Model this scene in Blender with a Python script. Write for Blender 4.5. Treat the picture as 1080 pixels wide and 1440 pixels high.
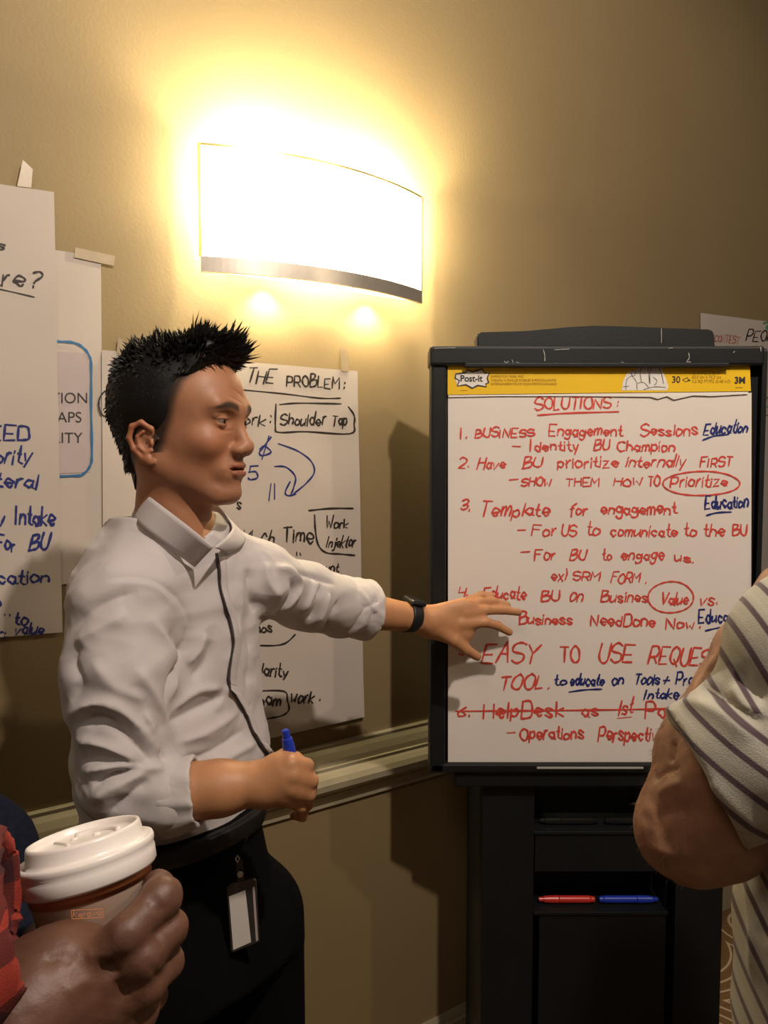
import bpy, bmesh, math, random
import numpy as np
from mathutils import Vector, Matrix, noise
from mathutils.bvhtree import BVHTree
random.seed(7); rng = np.random.RandomState(3)
for o in list(bpy.data.objects): bpy.data.objects.remove(o)
SC = bpy.context.scene; COL = SC.collection

# ------------------------------------------------------------ camera
F = 1080.0; PITCH = math.radians(3.5); EYE = Vector((0, 0, 1.58))
cam_d = bpy.data.cameras.new('camera'); cam = bpy.data.objects.new('camera', cam_d); COL.objects.link(cam)
cam_d.sensor_fit = 'VERTICAL'; cam_d.sensor_height = 36.0; cam_d.lens = F/1440*36.0; cam_d.clip_start = .02
cam.location = EYE; cam.rotation_euler = (math.radians(90)-PITCH, 0, 0)
SC.camera = cam
def ray(px, py):
    a, b = (px-540)/F, -(py-720)/F
    c, s = math.cos(PITCH), math.sin(PITCH)
    return Vector((a, c + b*s, -s + b*c))
def W(px, py, Y):
    r = ray(px, py); return EYE + r*(Y/r.y)
# ------------------------------------------------------------ world and lights
wd = bpy.data.worlds.new('world'); SC.world = wd; wd.use_nodes = True
bg = wd.node_tree.nodes['Background']; bg.inputs[0].default_value = (1.0, .80, .60, 1); bg.inputs[1].default_value = .048
def lamp(name, kind, loc, energy, color, size=.05, target=None, **kw):
    d = bpy.data.lights.new(name, kind); d.energy = energy; d.color = color
    if kind == 'AREA': d.size = size
    else: d.shadow_soft_size = size
    for k, v in kw.items(): setattr(d, k, v)
    o = bpy.data.objects.new(name, d); COL.objects.link(o); o.location = loc
    if target: o.rotation_euler = (Vector(target)-Vector(loc)).to_track_quat('-Z', 'Y').to_euler()
    return o
KEY = lamp('ceiling_spotlight', 'SPOT', (.62, .10, 2.95), 118, (1, .86, .74), .035, (.05, 1.6, 1.1), spot_size=math.radians(150), spot_blend=.5)
lamp('ceiling_downlight', 'AREA', (-.5, -.6, 2.9), 6, (1, .84, .66), .5, (-.2, 1.3, 1.2))
lamp('ceiling_spotlight', 'SPOT', (1.75, .55, 2.9), 34, (1, .82, .60), .04, (-.1, 1.3, 1.5), spot_size=math.radians(70), spot_blend=.6)
SC.view_settings.view_transform = 'Standard'; SC.view_settings.look = 'None'
SC.view_settings.gamma = 1; SC.view_settings.use_curve_mapping = False; SC.view_settings.exposure = 0.0

# ------------------------------------------------------------ helpers
def link(o): COL.objects.link(o); return o
def empty(name, loc, label=None, cat=None, group=None):
    o = link(bpy.data.objects.new(name, None)); o.location = loc; o.empty_display_size = .05
    if label: o['label'] = label
    if cat: o['category'] = cat
    if group: o['group'] = group
    bpy.context.view_layer.update(); return o
def tag(o, label=None, cat=None, group=None, kind=None):
    for k, v in (('label', label), ('category', cat), ('group', group), ('kind', kind)):
        if v: o[k] = v
    return o
def finish(o, parent):
    if parent is not None:
        o.parent = parent
        o.matrix_parent_inverse = Matrix.Translation(wloc(parent)).inverted()
    return o
def wloc(o):
    v = Vector(o.location); p = o.parent
    return v if p is None else Vector((0, 0, 0))+o.matrix_parent_inverse @ v + wloc(p)
def mesh_obj(name, verts, faces, mat, parent=None, smooth=False):
    me = bpy.data.meshes.new(name); me.from_pydata([tuple(v) for v in verts], [], faces); me.update()
    if mat: me.materials.append(mat)
    if smooth: me.polygons.foreach_set('use_smooth', [True]*len(me.polygons))
    return finish(link(bpy.data.objects.new(name, me)), parent)
def bm_obj(name, bm, mat, parent=None, smooth=False):
    bmesh.ops.recalc_face_normals(bm, faces=bm.faces[:])
    me = bpy.data.meshes.new(name); bm.to_mesh(me); bm.free()
    if mat: me.materials.append(mat)
    if smooth: me.polygons.foreach_set('use_smooth', [True]*len(me.polygons))
    return finish(link(bpy.data.objects.new(name, me)), parent)
def add_box(bm, lo, hi, M=None, bevel=0, seg=2):
    lo, hi = Vector(lo), Vector(hi); c = (lo+hi)/2; s = hi-lo
    m = Matrix.Translation(c) @ Matrix.Diagonal((s.x, s.y, s.z, 1))
    if M is not None: m = M @ m
    r = bmesh.ops.create_cube(bm, size=1, matrix=m)
    if bevel:
        es = list({e for v in r['verts'] for e in v.link_edges})
        bmesh.ops.bevel(bm, geom=es, offset=bevel, segments=seg, affect='EDGES', profile=.5)
def frame_from(a, b):
    a, b = Vector(a), Vector(b); q = (b-a).to_track_quat('Z', 'Y')
    return Matrix.Translation(a) @ q.to_matrix().to_4x4(), (b-a).length
def add_lathe(bm, prof, M, n=40, caps=True):
    rings = []
    for r, z in prof:
        rings.append([bm.verts.new(M @ Vector((r*math.cos(2*math.pi*i/n), r*math.sin(2*math.pi*i/n), z))) for i in range(n)])
    for A, B in zip(rings, rings[1:]):
        for i in range(n): bm.faces.new((A[i], A[(i+1) % n], B[(i+1) % n], B[i]))
    if caps: bm.faces.new(rings[0][::-1]); bm.faces.new(rings[-1])
def add_tube(bm, pts, r, n=8):
    pts = [Vector(p) for p in pts]; rings = []
    for i, p in enumerate(pts):
        t = (pts[min(i+1, len(pts)-1)]-pts[max(i-1, 0)]).normalized()
        s = t.orthogonal().normalized() if i == 0 else (s - t*s.dot(t)).normalized()
        u = t.cross(s); rr = r[i] if isinstance(r, (list, tuple)) else r
        rings.append([bm.verts.new(p + (s*math.cos(2*math.pi*k/n)+u*math.sin(2*math.pi*k/n))*rr) for k in range(n)])
    for A, B in zip(rings, rings[1:]):
        for k in range(n): bm.faces.new((A[k], A[(k+1) % n], B[(k+1) % n], B[k]))
    bm.faces.new(rings[0][::-1]); bm.faces.new(rings[-1])

# ------------------------------------------------------------ materials
def mat(name, color, rough=.6, metal=0, spec=.5, emit=None, estr=0, noise_amt=0, noise_scale=20, bump=0, bump_scale=200, attr=None, sss=0, sheen=0, coat=0):
    m = bpy.data.materials.new(name); m.use_nodes = True; nt = m.node_tree; b = nt.nodes['Principled BSDF']
    b.inputs['Base Color'].default_value = (*color, 1); b.inputs['Roughness'].default_value = rough
    b.inputs['Metallic'].default_value = metal; b.inputs['Specular IOR Level'].default_value = spec
    b.inputs['Coat Weight'].default_value = coat; b.inputs['Sheen Weight'].default_value = sheen
    if sss:
        b.inputs['Subsurface Weight'].default_value = sss; b.inputs['Subsurface Radius'].default_value = (.9, .35, .15); b.inputs['Subsurface Scale'].default_value = .006
    if emit: b.inputs['Emission Color'].default_value = (*emit, 1); b.inputs['Emission Strength'].default_value = estr
    tc = nt.nodes.new('ShaderNodeTexCoord')
    src = None
    if attr:
        at = nt.nodes.new('ShaderNodeAttribute'); at.attribute_name = attr; src = at.outputs['Color']
    if noise_amt or src is not None:
        n = nt.nodes.new('ShaderNodeTexNoise'); n.inputs['Scale'].default_value = noise_scale; n.inputs['Detail'].default_value = 5
        nt.links.new(tc.outputs['Object'], n.inputs['Vector'])
        mr = nt.nodes.new('ShaderNodeMapRange'); mr.inputs[1].default_value = .25; mr.inputs[2].default_value = .75
        mr.inputs[3].default_value = 1-noise_amt; mr.inputs[4].default_value = 1+noise_amt; nt.links.new(n.outputs['Fac'], mr.inputs[0])
        mx = nt.nodes.new('ShaderNodeMix'); mx.data_type = 'RGBA'; mx.blend_type = 'MULTIPLY'; mx.inputs[0].default_value = 1
        if src is not None: nt.links.new(src, mx.inputs[6])
        else: mx.inputs[6].default_value = (*color, 1)
        nt.links.new(mr.outputs[0], mx.inputs[7]); nt.links.new(mx.outputs[2], b.inputs['Base Color'])
    if bump:
        n2 = nt.nodes.new('ShaderNodeTexNoise'); n2.inputs['Scale'].default_value = bump_scale; n2.inputs['Detail'].default_value = 4
        nt.links.new(tc.outputs['Object'], n2.inputs['Vector'])
        bp = nt.nodes.new('ShaderNodeBump'); bp.inputs['Strength'].default_value = bump; bp.inputs['Distance'].default_value = .002
        nt.links.new(n2.outputs['Fac'], bp.inputs['Height']); nt.links.new(bp.outputs['Normal'], b.inputs['Normal'])
    return m
M = {}
M['wall'] = mat('wall_paint', (.285, .208, .104), .62, noise_amt=.05, noise_scale=3, bump=.10, bump_scale=160, spec=.3)
M['trim'] = mat('trim_paint', (.40, .345, .23), .4, noise_amt=.03, spec=.5)
M['paper'] = mat('paper', (.79, .72, .66), .7, noise_amt=.03, noise_scale=6, bump=.08, bump_scale=25, spec=.25)
M['paper_warm'] = mat('paper_wall', (.57, .50, .44), .75, noise_amt=.04, noise_scale=5, bump=.1, bump_scale=22, spec=.2)
M['inset'] = mat('paper_print_panel', (.50, .42, .41), .7, noise_amt=.03, spec=.2)
M['tape'] = mat('masking_tape', (.42, .33, .21), .35, noise_amt=.08, noise_scale=60, spec=.5)
M['red_ink'] = mat('red_ink', (.66, .065, .045), .6, noise_amt=.18, noise_scale=90)
M['faint_ink'] = mat('faded_red_ink', (.42, .16, .10), .6, noise_amt=.15, noise_scale=90)
M['blue_ink'] = mat('blue_ink', (.012, .022, .17), .6, noise_amt=.15, noise_scale=90)
M['black_ink'] = mat('black_ink', (.022, .015, .012), .6, noise_amt=.15, noise_scale=90)
M['green_ink'] = mat('green_ink', (.10, .28, .16), .6)
M['print_black'] = mat('print_black', (.03, .025, .03), .6)
M['print_blue'] = mat('print_blue', (.025, .15, .34), .6)
M['print_white'] = mat('print_white', (.80, .76, .70), .6)
M['yellow'] = mat('yellow_card', (.88, .55, .010), .45, noise_amt=.03, noise_scale=8)
M['print_gold'] = mat('print_ochre', (.36, .20, .01), .5)
M['easel'] = mat('black_plastic', (.008, .009, .010), .45, noise_amt=.15, noise_scale=15, bump=.15, bump_scale=500, spec=.38)
M['easel_dark'] = mat('black_plastic_recess', (.006, .006, .007), .5)
M['scuff_highlight'] = mat('scuff_and_highlight', (.40, .39, .37), .6)  # pale grey of the scuffs, also paints the bottom rail highlight
M['steel'] = mat('brushed_nickel', (.62, .56, .48), .38, metal=.75, noise_amt=.2, noise_scale=12)
M['brass'] = mat('brass_edge', (.75, .55, .22), .3, metal=.6)
M['carpet'] = None
def skinmat(name, col, n=.08, sss=.25, rough=.5):
    return mat(name, col, rough, attr='tint', noise_amt=n, noise_scale=45, bump=.12, bump_scale=420, sss=sss, spec=.45)
M['skin'] = skinmat('skin', (.40, .20, .11))
M['skin_dark'] = skinmat('skin_deep_brown', (.1, .05, .03), rough=.5)
M['skin_tan'] = skinmat('skin_tan', (.3, .17, .1), .22)
M['hair'] = mat('black_hair', (.005, .004, .004), .55, spec=.35, noise_amt=.3, noise_scale=120)
M['shirt'] = mat('shirt_cloth', (.52, .475, .47), .72, noise_amt=.03, noise_scale=30, bump=.12, bump_scale=700, sheen=.15, spec=.25)
M['trousers'] = mat('trouser_cloth', (.0035, .0035, .004), .85, noise_amt=.2, bump=.2, bump_scale=600, spec=.08)
M['leather'] = mat('belt_leather', (.01, .008, .007), .4)
M['eye_white'] = mat('eye_white', (.18, .13, .10), .4)
M['iris'] = mat('iris', (.02, .01, .007), .15)
M['watch'] = mat('watch_rubber', (.008, .008, .009), .5)
M['watch_glass'] = mat('watch_glass', (.02, .02, .022), .08, coat=1)
M['lid'] = mat('white_plastic_lid', (.80, .745, .71), .32, noise_amt=.02, sss=.1)
M['cup'] = mat('paper_cup', (.56, .40, .31), .6, noise_amt=.04)
M['cup_band'] = mat('orange_cup_band', (.42, .14, .05), .6, noise_amt=.1, noise_scale=60)
M['blue_plastic'] = mat('blue_plastic', (.015, .04, .40), .3)
M['red_plastic'] = mat('red_plastic', (.55, .03, .02), .3)
M['black_plastic'] = mat('glossy_black_plastic', (.01, .01, .01), .12, coat=.5)
M['clear'] = mat('badge_sleeve', (.03, .03, .032), .18, coat=.6)
M['navy'] = mat('navy_fabric', (.007, .009, .02), .85, noise_amt=.3, noise_scale=150, spec=.1)
# shade: a lit lampshade
M['shade'] = mat('lit_shade', (.9, .85, .7), .6, emit=(1, .84, .50), estr=13)
M['bulb_glass'] = mat('lit_diffuser', (.9, .85, .7), .5, emit=(1, .86, .52), estr=7)
def carpet_mat():
    m = mat('patterned_carpet', (.2, .11, .05), .95, noise_amt=.4, noise_scale=180, bump=.8, bump_scale=500, spec=.1)
    nt = m.node_tree; b = nt.nodes['Principled BSDF']; src = b.inputs['Base Color'].links[0].from_socket
    tc = nt.nodes.new('ShaderNodeTexCoord'); v = nt.nodes.new('ShaderNodeTexVoronoi'); v.inputs['Scale'].default_value = 3.2
    nt.links.new(tc.outputs['Object'], v.inputs['Vector'])
    s = nt.nodes.new('ShaderNodeMath'); s.operation = 'MULTIPLY'; s.inputs[1].default_value = 55; nt.links.new(v.outputs['Distance'], s.inputs[0])
    s2 = nt.nodes.new('ShaderNodeMath'); s2.operation = 'SINE'; nt.links.new(s.outputs[0], s2.inputs[0])
    g = nt.nodes.new('ShaderNodeMath'); g.operation = 'GREATER_THAN'; g.inputs[1].default_value = .82; nt.links.new(s2.outputs[0], g.inputs[0])
    mx = nt.nodes.new('ShaderNodeMix'); mx.data_type = 'RGBA'; nt.links.new(g.outputs[0], mx.inputs[0]); nt.links.new(src, mx.inputs[6])
    mx.inputs[7].default_value = (.55, .42, .28, 1); nt.links.new(mx.outputs[2], b.inputs['Base Color'])
    return m
M['carpet'] = carpet_mat()
def stripe_mat():
    m = mat('striped_knit', (.5, .47, .4), .8, noise_amt=.05, noise_scale=40, bump=.4, bump_scale=900, sheen=.2, spec=.2)
    nt = m.node_tree; b = nt.nodes['Principled BSDF']
    at = nt.nodes.new('ShaderNodeAttribute'); at.attribute_name = 'stripe'
    fr = nt.nodes.new('ShaderNodeMath'); fr.operation = 'FRACT'; nt.links.new(at.outputs['Fac'], fr.inputs[0])
    cr = nt.nodes.new('ShaderNodeValToRGB'); e = cr.color_ramp; e.interpolation = 'LINEAR'
    stops = [(0, (.44, .41, .33)), (.34, (.42, .39, .32)), (.40, (.095, .062, .072)), (.58, (.095, .062, .072)), (.64, (.42, .40, .34)), (.9, (.47, .44, .37)), (1, (.46, .43, .36))]
    while len(e.elements) < len(stops): e.elements.new(.5)
    for el, (p, c) in zip(e.elements, stops): el.position = p; el.color = (*c, 1)
    nt.links.new(fr.outputs[0], cr.inputs[0]); nt.links.new(cr.outputs[0], b.inputs['Base Color'])
    return m
M['stripe'] = stripe_mat()
def plaid_mat():
    m = mat('red_plaid', (.4, .06, .04), .8, noise_amt=.05, bump=.3, bump_scale=900, spec=.2)
    nt = m.node_tree; b = nt.nodes['Principled BSDF']; tc = nt.nodes.new('ShaderNodeTexCoord')
    sx = nt.nodes.new('ShaderNodeSeparateXYZ'); nt.links.new(tc.outputs['Object'], sx.inputs[0])
    col = None; facs = []
    for ax, sc in ((0, 190), (2, 150)):
        a = nt.nodes.new('ShaderNodeMath'); a.operation = 'MULTIPLY'; a.inputs[1].default_value = sc; nt.links.new(sx.outputs[ax], a.inputs[0])
        s = nt.nodes.new('ShaderNodeMath'); s.operation = 'SINE'; nt.links.new(a.outputs[0], s.inputs[0])
        g = nt.nodes.new('ShaderNodeMath'); g.operation = 'GREATER_THAN'; g.inputs[1].default_value = .2; nt.links.new(s.outputs[0], g.inputs[0]); facs.append(g.outputs[0])
    ad = nt.nodes.new('ShaderNodeMath'); ad.operation = 'ADD'; nt.links.new(facs[0], ad.inputs[0]); nt.links.new(facs[1], ad.inputs[1])
    hf = nt.nodes.new('ShaderNodeMath'); hf.operation = 'MULTIPLY'; hf.inputs[1].default_value = .5; nt.links.new(ad.outputs[0], hf.inputs[0])
    cr = nt.nodes.new('ShaderNodeValToRGB'); e = cr.color_ramp; e.interpolation = 'CONSTANT'; e.elements.new(.75)
    for el, (p, c) in zip(e.elements, [(0, (.34, .045, .03)), (.3, (.13, .025, .022)), (.75, (.06, .02, .025))]): el.position = p; el.color = (*c, 1)
    nt.links.new(hf.outputs[0], cr.inputs[0]); nt.links.new(cr.outputs[0], b.inputs['Base Color'])
    return m
M['plaid'] = plaid_mat()

# ------------------------------------------------------------ signed distance modelling
def sphere(c, r): c = np.array(c, np.float32); return lambda P: np.linalg.norm(P-c, axis=1)-r
def ell(c, r, rot=None):
    c = np.array(c, np.float32); r = np.array(r, np.float32)
    R = None if rot is None else np.array(rot, np.float32)
    def f(P):
        q = P-c
        if R is not None: q = q @ R          # columns of R are the axes
        k = np.linalg.norm(q/r, axis=1); k2 = np.linalg.norm(q/(r*r), axis=1)
        return k*(k-1)/np.maximum(k2, 1e-6)
    return f
def cone(a, b, ra, rb):
    a = np.array(a, np.float32); b = np.array(b, np.float32); d = b-a; L = float(d@d)
    def f(P):
        q = P-a; t = np.clip(q@d/L, 0, 1)
        return np.linalg.norm(q-t[:, None]*d, axis=1)-(ra+(rb-ra)*t)
    return f
def fcone(a, b, ra, rb, wide, sq=.6):   # flattened: thin along the 'wide' direction's normal
    a = np.array(a, np.float32); b = np.array(b, np.float32); d = b-a; L = float(d@d); n = np.array(wide, np.float32); n /= np.linalg.norm(n)
    def f(P):
        q = P-a; t = np.clip(q@d/L, 0, 1); q = q-t[:, None]*d
        h = q@n; q = q + (h*(1/sq-1))[:, None]*n
        return (np.linalg.norm(q, axis=1)-(ra+(rb-ra)*t))*sq
    return f
def chain(pts, rs): return [cone(pts[i], pts[i+1], rs[i], rs[i+1]) for i in range(len(pts)-1)]
def smin(a, b, k):
    h = np.clip(.5+.5*(b-a)/k, 0, 1); return b*(1-h)+a*h-k*h*(1-h)
def U(fs, k):
    def f(P):
        d = fs[0](P)
        for g in fs[1:]: d = smin(d, g(P), k)
        return d
    return f
def SUB(f, g, k):
    return lambda P: -smin(-f(P), g(P), k)
def AND(f, g, k=.001): return lambda P: -smin(-f(P), -g(P), k)
def profile_body(table, cx, cy, face, zmin, zmax):
    # table: (z, half width, half depth, shift forward, shift left)
    T = np.array(table, np.float32); zz = T[:, 0]; Fv = np.array(face[:2]); Fv = Fv/np.linalg.norm(Fv); S = np.array((-Fv[1], Fv[0]))
    def f(P):
        z = P[:, 2]; a = np.interp(z, zz, T[:, 1]); b = np.interp(z, zz, T[:, 2]); sf = np.interp(z, zz, T[:, 3]); ss = np.interp(z, zz, T[:, 4])
        x = P[:, 0]-cx; y = P[:, 1]-cy; u = x*Fv[0]+y*Fv[1]-sf; v = x*S[0]+y*S[1]-ss
        r = (np.abs(u/b)**2.3+np.abs(v/a)**2.3)**(1/2.3)
        d = (r-1)*np.minimum(a, b)
        return np.maximum(d, np.maximum(zmin-z, z-zmax)).astype(np.float32)
    return f
def surface(f, lo, hi, h):
    lo = np.array(lo, np.float32); hi = np.array(hi, np.float32); n = np.ceil((hi-lo)/h/4).astype(int)*4+1
    cb = (n-1)//4
    cg = [lo[i]+h*4*(np.arange(cb[i])+.5) for i in range(3)]
    G = np.stack(np.meshgrid(*cg, indexing='ij'), -1).reshape(-1, 3).astype(np.float32)
    cv = f(G).reshape(cb)
    near = np.abs(cv) < h*4*2.2
    vol = np.repeat(np.repeat(np.repeat(cv, 4, 0), 4, 1), 4, 2); msk = np.repeat(np.repeat(np.repeat(near, 4, 0), 4, 1), 4, 2)
    vol = np.pad(vol, ((0, 1),)*3, mode='edge'); msk = np.pad(msk, ((0, 1),)*3, mode='edge')
    m2 = msk.copy()
    for ax in range(3): m2 |= np.roll(msk, 1, ax)
    idx = np.argwhere(m2); P = (lo+idx*h).astype(np.float32)
    val = np.concatenate([f(P[i:i+400000]) for i in range(0, len(P), 400000)])
    vol[m2] = val
    for ax in range(3):
        s = [slice(None)]*3; s[ax] = 0; vol[tuple(s)] = np.abs(vol[tuple(s)])+1e-4; s[ax] = -1; vol[tuple(s)] = np.abs(vol[tuple(s)])+1e-4
    ins = vol < 0
    c = np.zeros(np.array(vol.shape)-1, np.int8)
    offs = [(i, j, k) for i in (0, 1) for j in (0, 1) for k in (0, 1)]
    X, Y, Z = c.shape
    for (i, j, k) in offs: c += ins[i:i+X, j:j+Y, k:k+Z]
    act = np.argwhere((c > 0) & (c < 8)); vid = -np.ones(c.shape, np.int64); vid[tuple(act.T)] = np.arange(len(act))
    cor = np.stack([vol[act[:, 0]+o[0], act[:, 1]+o[1], act[:, 2]+o[2]] for o in offs], 1)
    acc = np.zeros((len(act), 3)); cnt = np.zeros(len(act))
    for a in range(8):
        for b in range(a+1, 8):
            oa, ob = np.array(offs[a]), np.array(offs[b])
            if np.abs(oa-ob).sum() != 1: continue
            va, vb = cor[:, a], cor[:, b]; mk = (va < 0) != (vb < 0)
            t = np.where(mk, va/np.where(np.abs(va-vb) < 1e-12, 1, va-vb), 0)
            acc += mk[:, None]*(oa+t[:, None]*(ob-oa)); cnt += mk
    V = lo+h*(act+acc/np.maximum(cnt, 1)[:, None])
    faces = []
    for ax in range(3):
        s0 = [slice(None)]*3; s1 = [slice(None)]*3; s0[ax] = slice(0, -1); s1[ax] = slice(1, None)
        A = ins[tuple(s0)]; B = ins[tuple(s1)]; e = np.argwhere(A != B)
        o1, o2 = [(1, 2), (2, 0), (0, 1)][ax]
        e = e[(e[:, o1] > 0) & (e[:, o2] > 0) & (e[:, o1] < c.shape[o1]) & (e[:, o2] < c.shape[o2])]
        def g(d1, d2):
            q = e.copy(); q[:, o1] -= d1; q[:, o2] -= d2; return vid[tuple(q.T)]
        quad = np.stack([g(1, 1), g(0, 1), g(0, 0), g(1, 0)], 1)
        flip = ~A[tuple(e.T)]
        quad[flip] = quad[flip][:, ::-1]
        faces.append(quad)
    Fc = np.concatenate(faces); Fc = Fc[(Fc >= 0).all(1)]
    return V.astype(np.float64), Fc
def smooth_verts(V, Fc, it=1, lam=.5):
    for _ in range(it):
        acc = np.zeros_like(V); cnt = np.zeros(len(V))
        for i in range(4):
            for j in (1, 3):
                np.add.at(acc, Fc[:, i], V[Fc[:, (i+j) % 4]]); np.add.at(cnt, Fc[:, i], 1)
        V = V + lam*(acc/np.maximum(cnt, 1)[:, None]-V)
    return V
def vnormals(V, Fc):
    n = np.cross(V[Fc[:, 2]]-V[Fc[:, 0]], V[Fc[:, 3]]-V[Fc[:, 1]]); N = np.zeros_like(V)
    for i in range(4): np.add.at(N, Fc[:, i], n)
    return N/np.maximum(np.linalg.norm(N, axis=1), 1e-12)[:, None]
def np_obj(name, V, Fc, m, parent=None, colors=None, stripe=None):
    me = bpy.data.meshes.new(name); me.vertices.add(len(V)); me.vertices.foreach_set('co', V.astype(np.float32).ravel())
    me.loops.add(len(Fc)*4); me.polygons.add(len(Fc)); me.polygons.foreach_set('loop_start', np.arange(len(Fc))*4)
    me.polygons.foreach_set('loop_total', np.full(len(Fc), 4)); me.loops.foreach_set('vertex_index', Fc.ravel().astype(np.int32))
    me.polygons.foreach_set('use_smooth', np.ones(len(Fc), bool)); me.update(calc_edges=True); me.validate()
    if colors is not None:
        a = me.attributes.new('tint', 'FLOAT_COLOR', 'POINT'); a.data.foreach_set('color', np.c_[colors, np.ones(len(V))].astype(np.float32).ravel())
    if stripe is not None:
        a = me.attributes.new('stripe', 'FLOAT', 'POINT'); a.data.foreach_set('value', stripe.astype(np.float32))
    me.materials.append(m)
    return finish(link(bpy.data.objects.new(name, me)), parent)
def merge(parts):
    Vs, Fs, n = [], [], 0
    for V, Fc in parts: Vs.append(V); Fs.append(Fc+n); n += len(V)
    return np.concatenate(Vs), np.concatenate(Fs)
def bvh_of(V, Fc): return BVHTree.FromPolygons([tuple(v) for v in V], [tuple(int(i) for i in q) for q in Fc])
def hit(bvh, px, py):
    r = ray(px, py).normalized(); return bvh.ray_cast(EYE, r)
def catmull(P, n=6, closed=False):
    P = [Vector(p) for p in P]
    if len(P) < 3: return P
    out = []
    for i in range(len(P)-1):
        a = P[max(i-1, 0)]; b = P[i]; c = P[i+1]; d = P[min(i+2, len(P)-1)]
        for k in range(n):
            t = k/n; out.append(.5*((2*b)+(c-a)*t+(2*a-5*b+4*c-d)*t*t+(3*b-a-3*c+d)*t*t*t))
    out.append(P[-1]); return out
def folds(V, N, bvh, strokes):
    """press folds into cloth: each stroke is a run of points on the visible surface, height, width"""
    D = np.zeros(len(V))
    for pts, amp, w in strokes:
        L = []
        for p in catmull([(x, y, 0) for x, y in pts], 5):
            h = hit(bvh, p.x, p.y)
            if h[0] is not None: L.append(np.array(h[0]))
        if len(L) < 2: continue
        best = np.full(len(V), 1e9); tt = np.zeros(len(V)); m = len(L)-1
        for i in range(m):
            a, d = L[i], L[i+1]-L[i]; l2 = d@d
            if l2 < 1e-10 or l2 > .006: continue
            q = V-a; t = np.clip(q@d/l2, 0, 1); dist = np.linalg.norm(q-t[:, None]*d, axis=1)
            k = dist < best; best[k] = dist[k]; tt[k] = (i+t[k])/m
        D += amp*1.12*np.exp(-(best/(w*.78))**1.35)*np.clip(np.minimum(tt, 1-tt)*4+.15, 0, 1)
    return V+N*D[:, None]

# ------------------------------------------------------------ structure
WD = Vector((.829, .559, 0)).normalized(); WN = Vector((WD.y, -WD.x, 0)); WO = Vector((0, 1.84, 0))
def on_wall(px, py, off=0.0):
    r = ray(px, py); t = ((WO+WN*off)-EYE).dot(WN)/r.dot(WN); return EYE+r*t
WM = Matrix((( WD.x, WN.x, 0, WO.x), (WD.y, WN.y, 0, WO.y), (0, 0, 1, 0), (0, 0, 0, 1)))   # wall frame: along, out, up
bm = bmesh.new(); add_box(bm, (-3.2, -.12, 0), (4.2, 0, 3.7), WM); tag(bm_obj('wall_back', bm, M['wall']), kind='structure')
bm = bmesh.new(); add_box(bm, (-4, -2.6, -.05), (5, 5.2, 0)); tag(bm_obj('floor', bm, M['carpet']), kind='structure')
def extrude_profile(name, prof, mtl, l0=-3.2, l1=4.2, eps=.0003):
    bm = bmesh.new(); A = [bm.verts.new(WM @ Vector((l0, y+eps, z))) for y, z in prof]; B = [bm.verts.new(WM @ Vector((l1, y+eps, z))) for y, z in prof]
    n = len(prof)
    for i in range(n): bm.faces.new((A[i], A[(i+1) % n], B[(i+1) % n], B[i]))
    bm.faces.new(A); bm.faces.new(B[::-1]); return tag(bm_obj(name, bm, mtl), kind='structure')
extrude_profile('trim_1', [(0, .935), (.006, .937), (.010, .932), (.010, .925), (.016, .915), (.022, .900), (.024, .888), (.030, .887), (.030, .880), (.036, .876),
                (.044, .868), (.049, .856), (.048, .842), (.040, .832), (.030, .828), (.030, .822), (.024, .815), (.016, .803), (.010, .795), (.010, .787), (0, .785)], M['trim'])
extrude_profile('baseboard_back', [(0, .135), (.006, .135), (.010, .125), (.012, .112), (.016, .108), (.016, 0), (0, 0)], M['trim'])

# ------------------------------------------------------------ wall sconce
def wall_pt(l, o, z): return WM @ Vector((l, o, z))
pL = on_wall(277, 300); pR = on_wall(586, 360)
sL = (pL-WO).dot(WD); sR = (pR-WO).dot(WD); sC = (sL+sR)/2; sH = (sR-sL)/2; Z0, Z1 = 1.968, 2.218; SAG = .058
sconce = empty('wall_sconce', wall_pt(sC, 0, Z0), 'glowing half-round wall lamp with a cream shade and nickel lower band', 'wall lamp')
RR = (sH*sH+SAG*SAG)/(2*SAG); TH = math.asin(sH/RR)
def arc(r_off, z, n=40, ext=0.0):
    return [wall_pt(sC+(RR+r_off)*math.sin(t), (RR+r_off)*math.cos(t)-(RR-SAG)+.017, z) for t in [(-TH-ext)+2*(TH+ext)*i/n for i in range(n+1)]]
def slab(name, rows, mtl, parent, closed=True):
    bm = bmesh.new(); R = [[bm.verts.new(p) for p in row] for row in rows]; k = len(R)
    for j in range(k if closed else k-1):
        A, B = R[j], R[(j+1) % k]
        for i in range(len(A)-1): bm.faces.new((A[i], A[i+1], B[i+1], B[i]))
    if closed: bm.faces.new([r[0] for r in R]); bm.faces.new([r[-1] for r in R][::-1])
    return bm_obj(name, bm, mtl, parent)
slab('lamp_shade', [arc(0, Z0+.028), arc(0, Z1), arc(-.003, Z1), arc(-.003, Z0+.03)], M['shade'], sconce)
tag(slab('lower_band', [arc(.004, Z0), arc(.004, Z0+.03), arc(-.004, Z0+.03), arc(-.004, Z0)], M['steel'], sconce), 'brushed nickel curved band')
slab('rim', [arc(.0025, Z1-.002), arc(.0025, Z1+.0025), arc(-.004, Z1+.0025), arc(-.004, Z1-.002)], M['brass'], sconce)
for s in (-1, 1):
    bm = bmesh.new(); a = arc(.0015, 0)[0 if s < 0 else -1]
    add_box(bm, (sC+s*(sH+.001)-.002, .014, Z0+.03), (sC+s*(sH+.001)+.002, .021, Z1+.002), WM); bm_obj('side_edge', bm, M['brass'], sconce)
bm = bmesh.new(); ar = [bm.verts.new(p) for p in arc(-.016, Z0+.004)[3:-3]]; bm.faces.new(ar)
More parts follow.
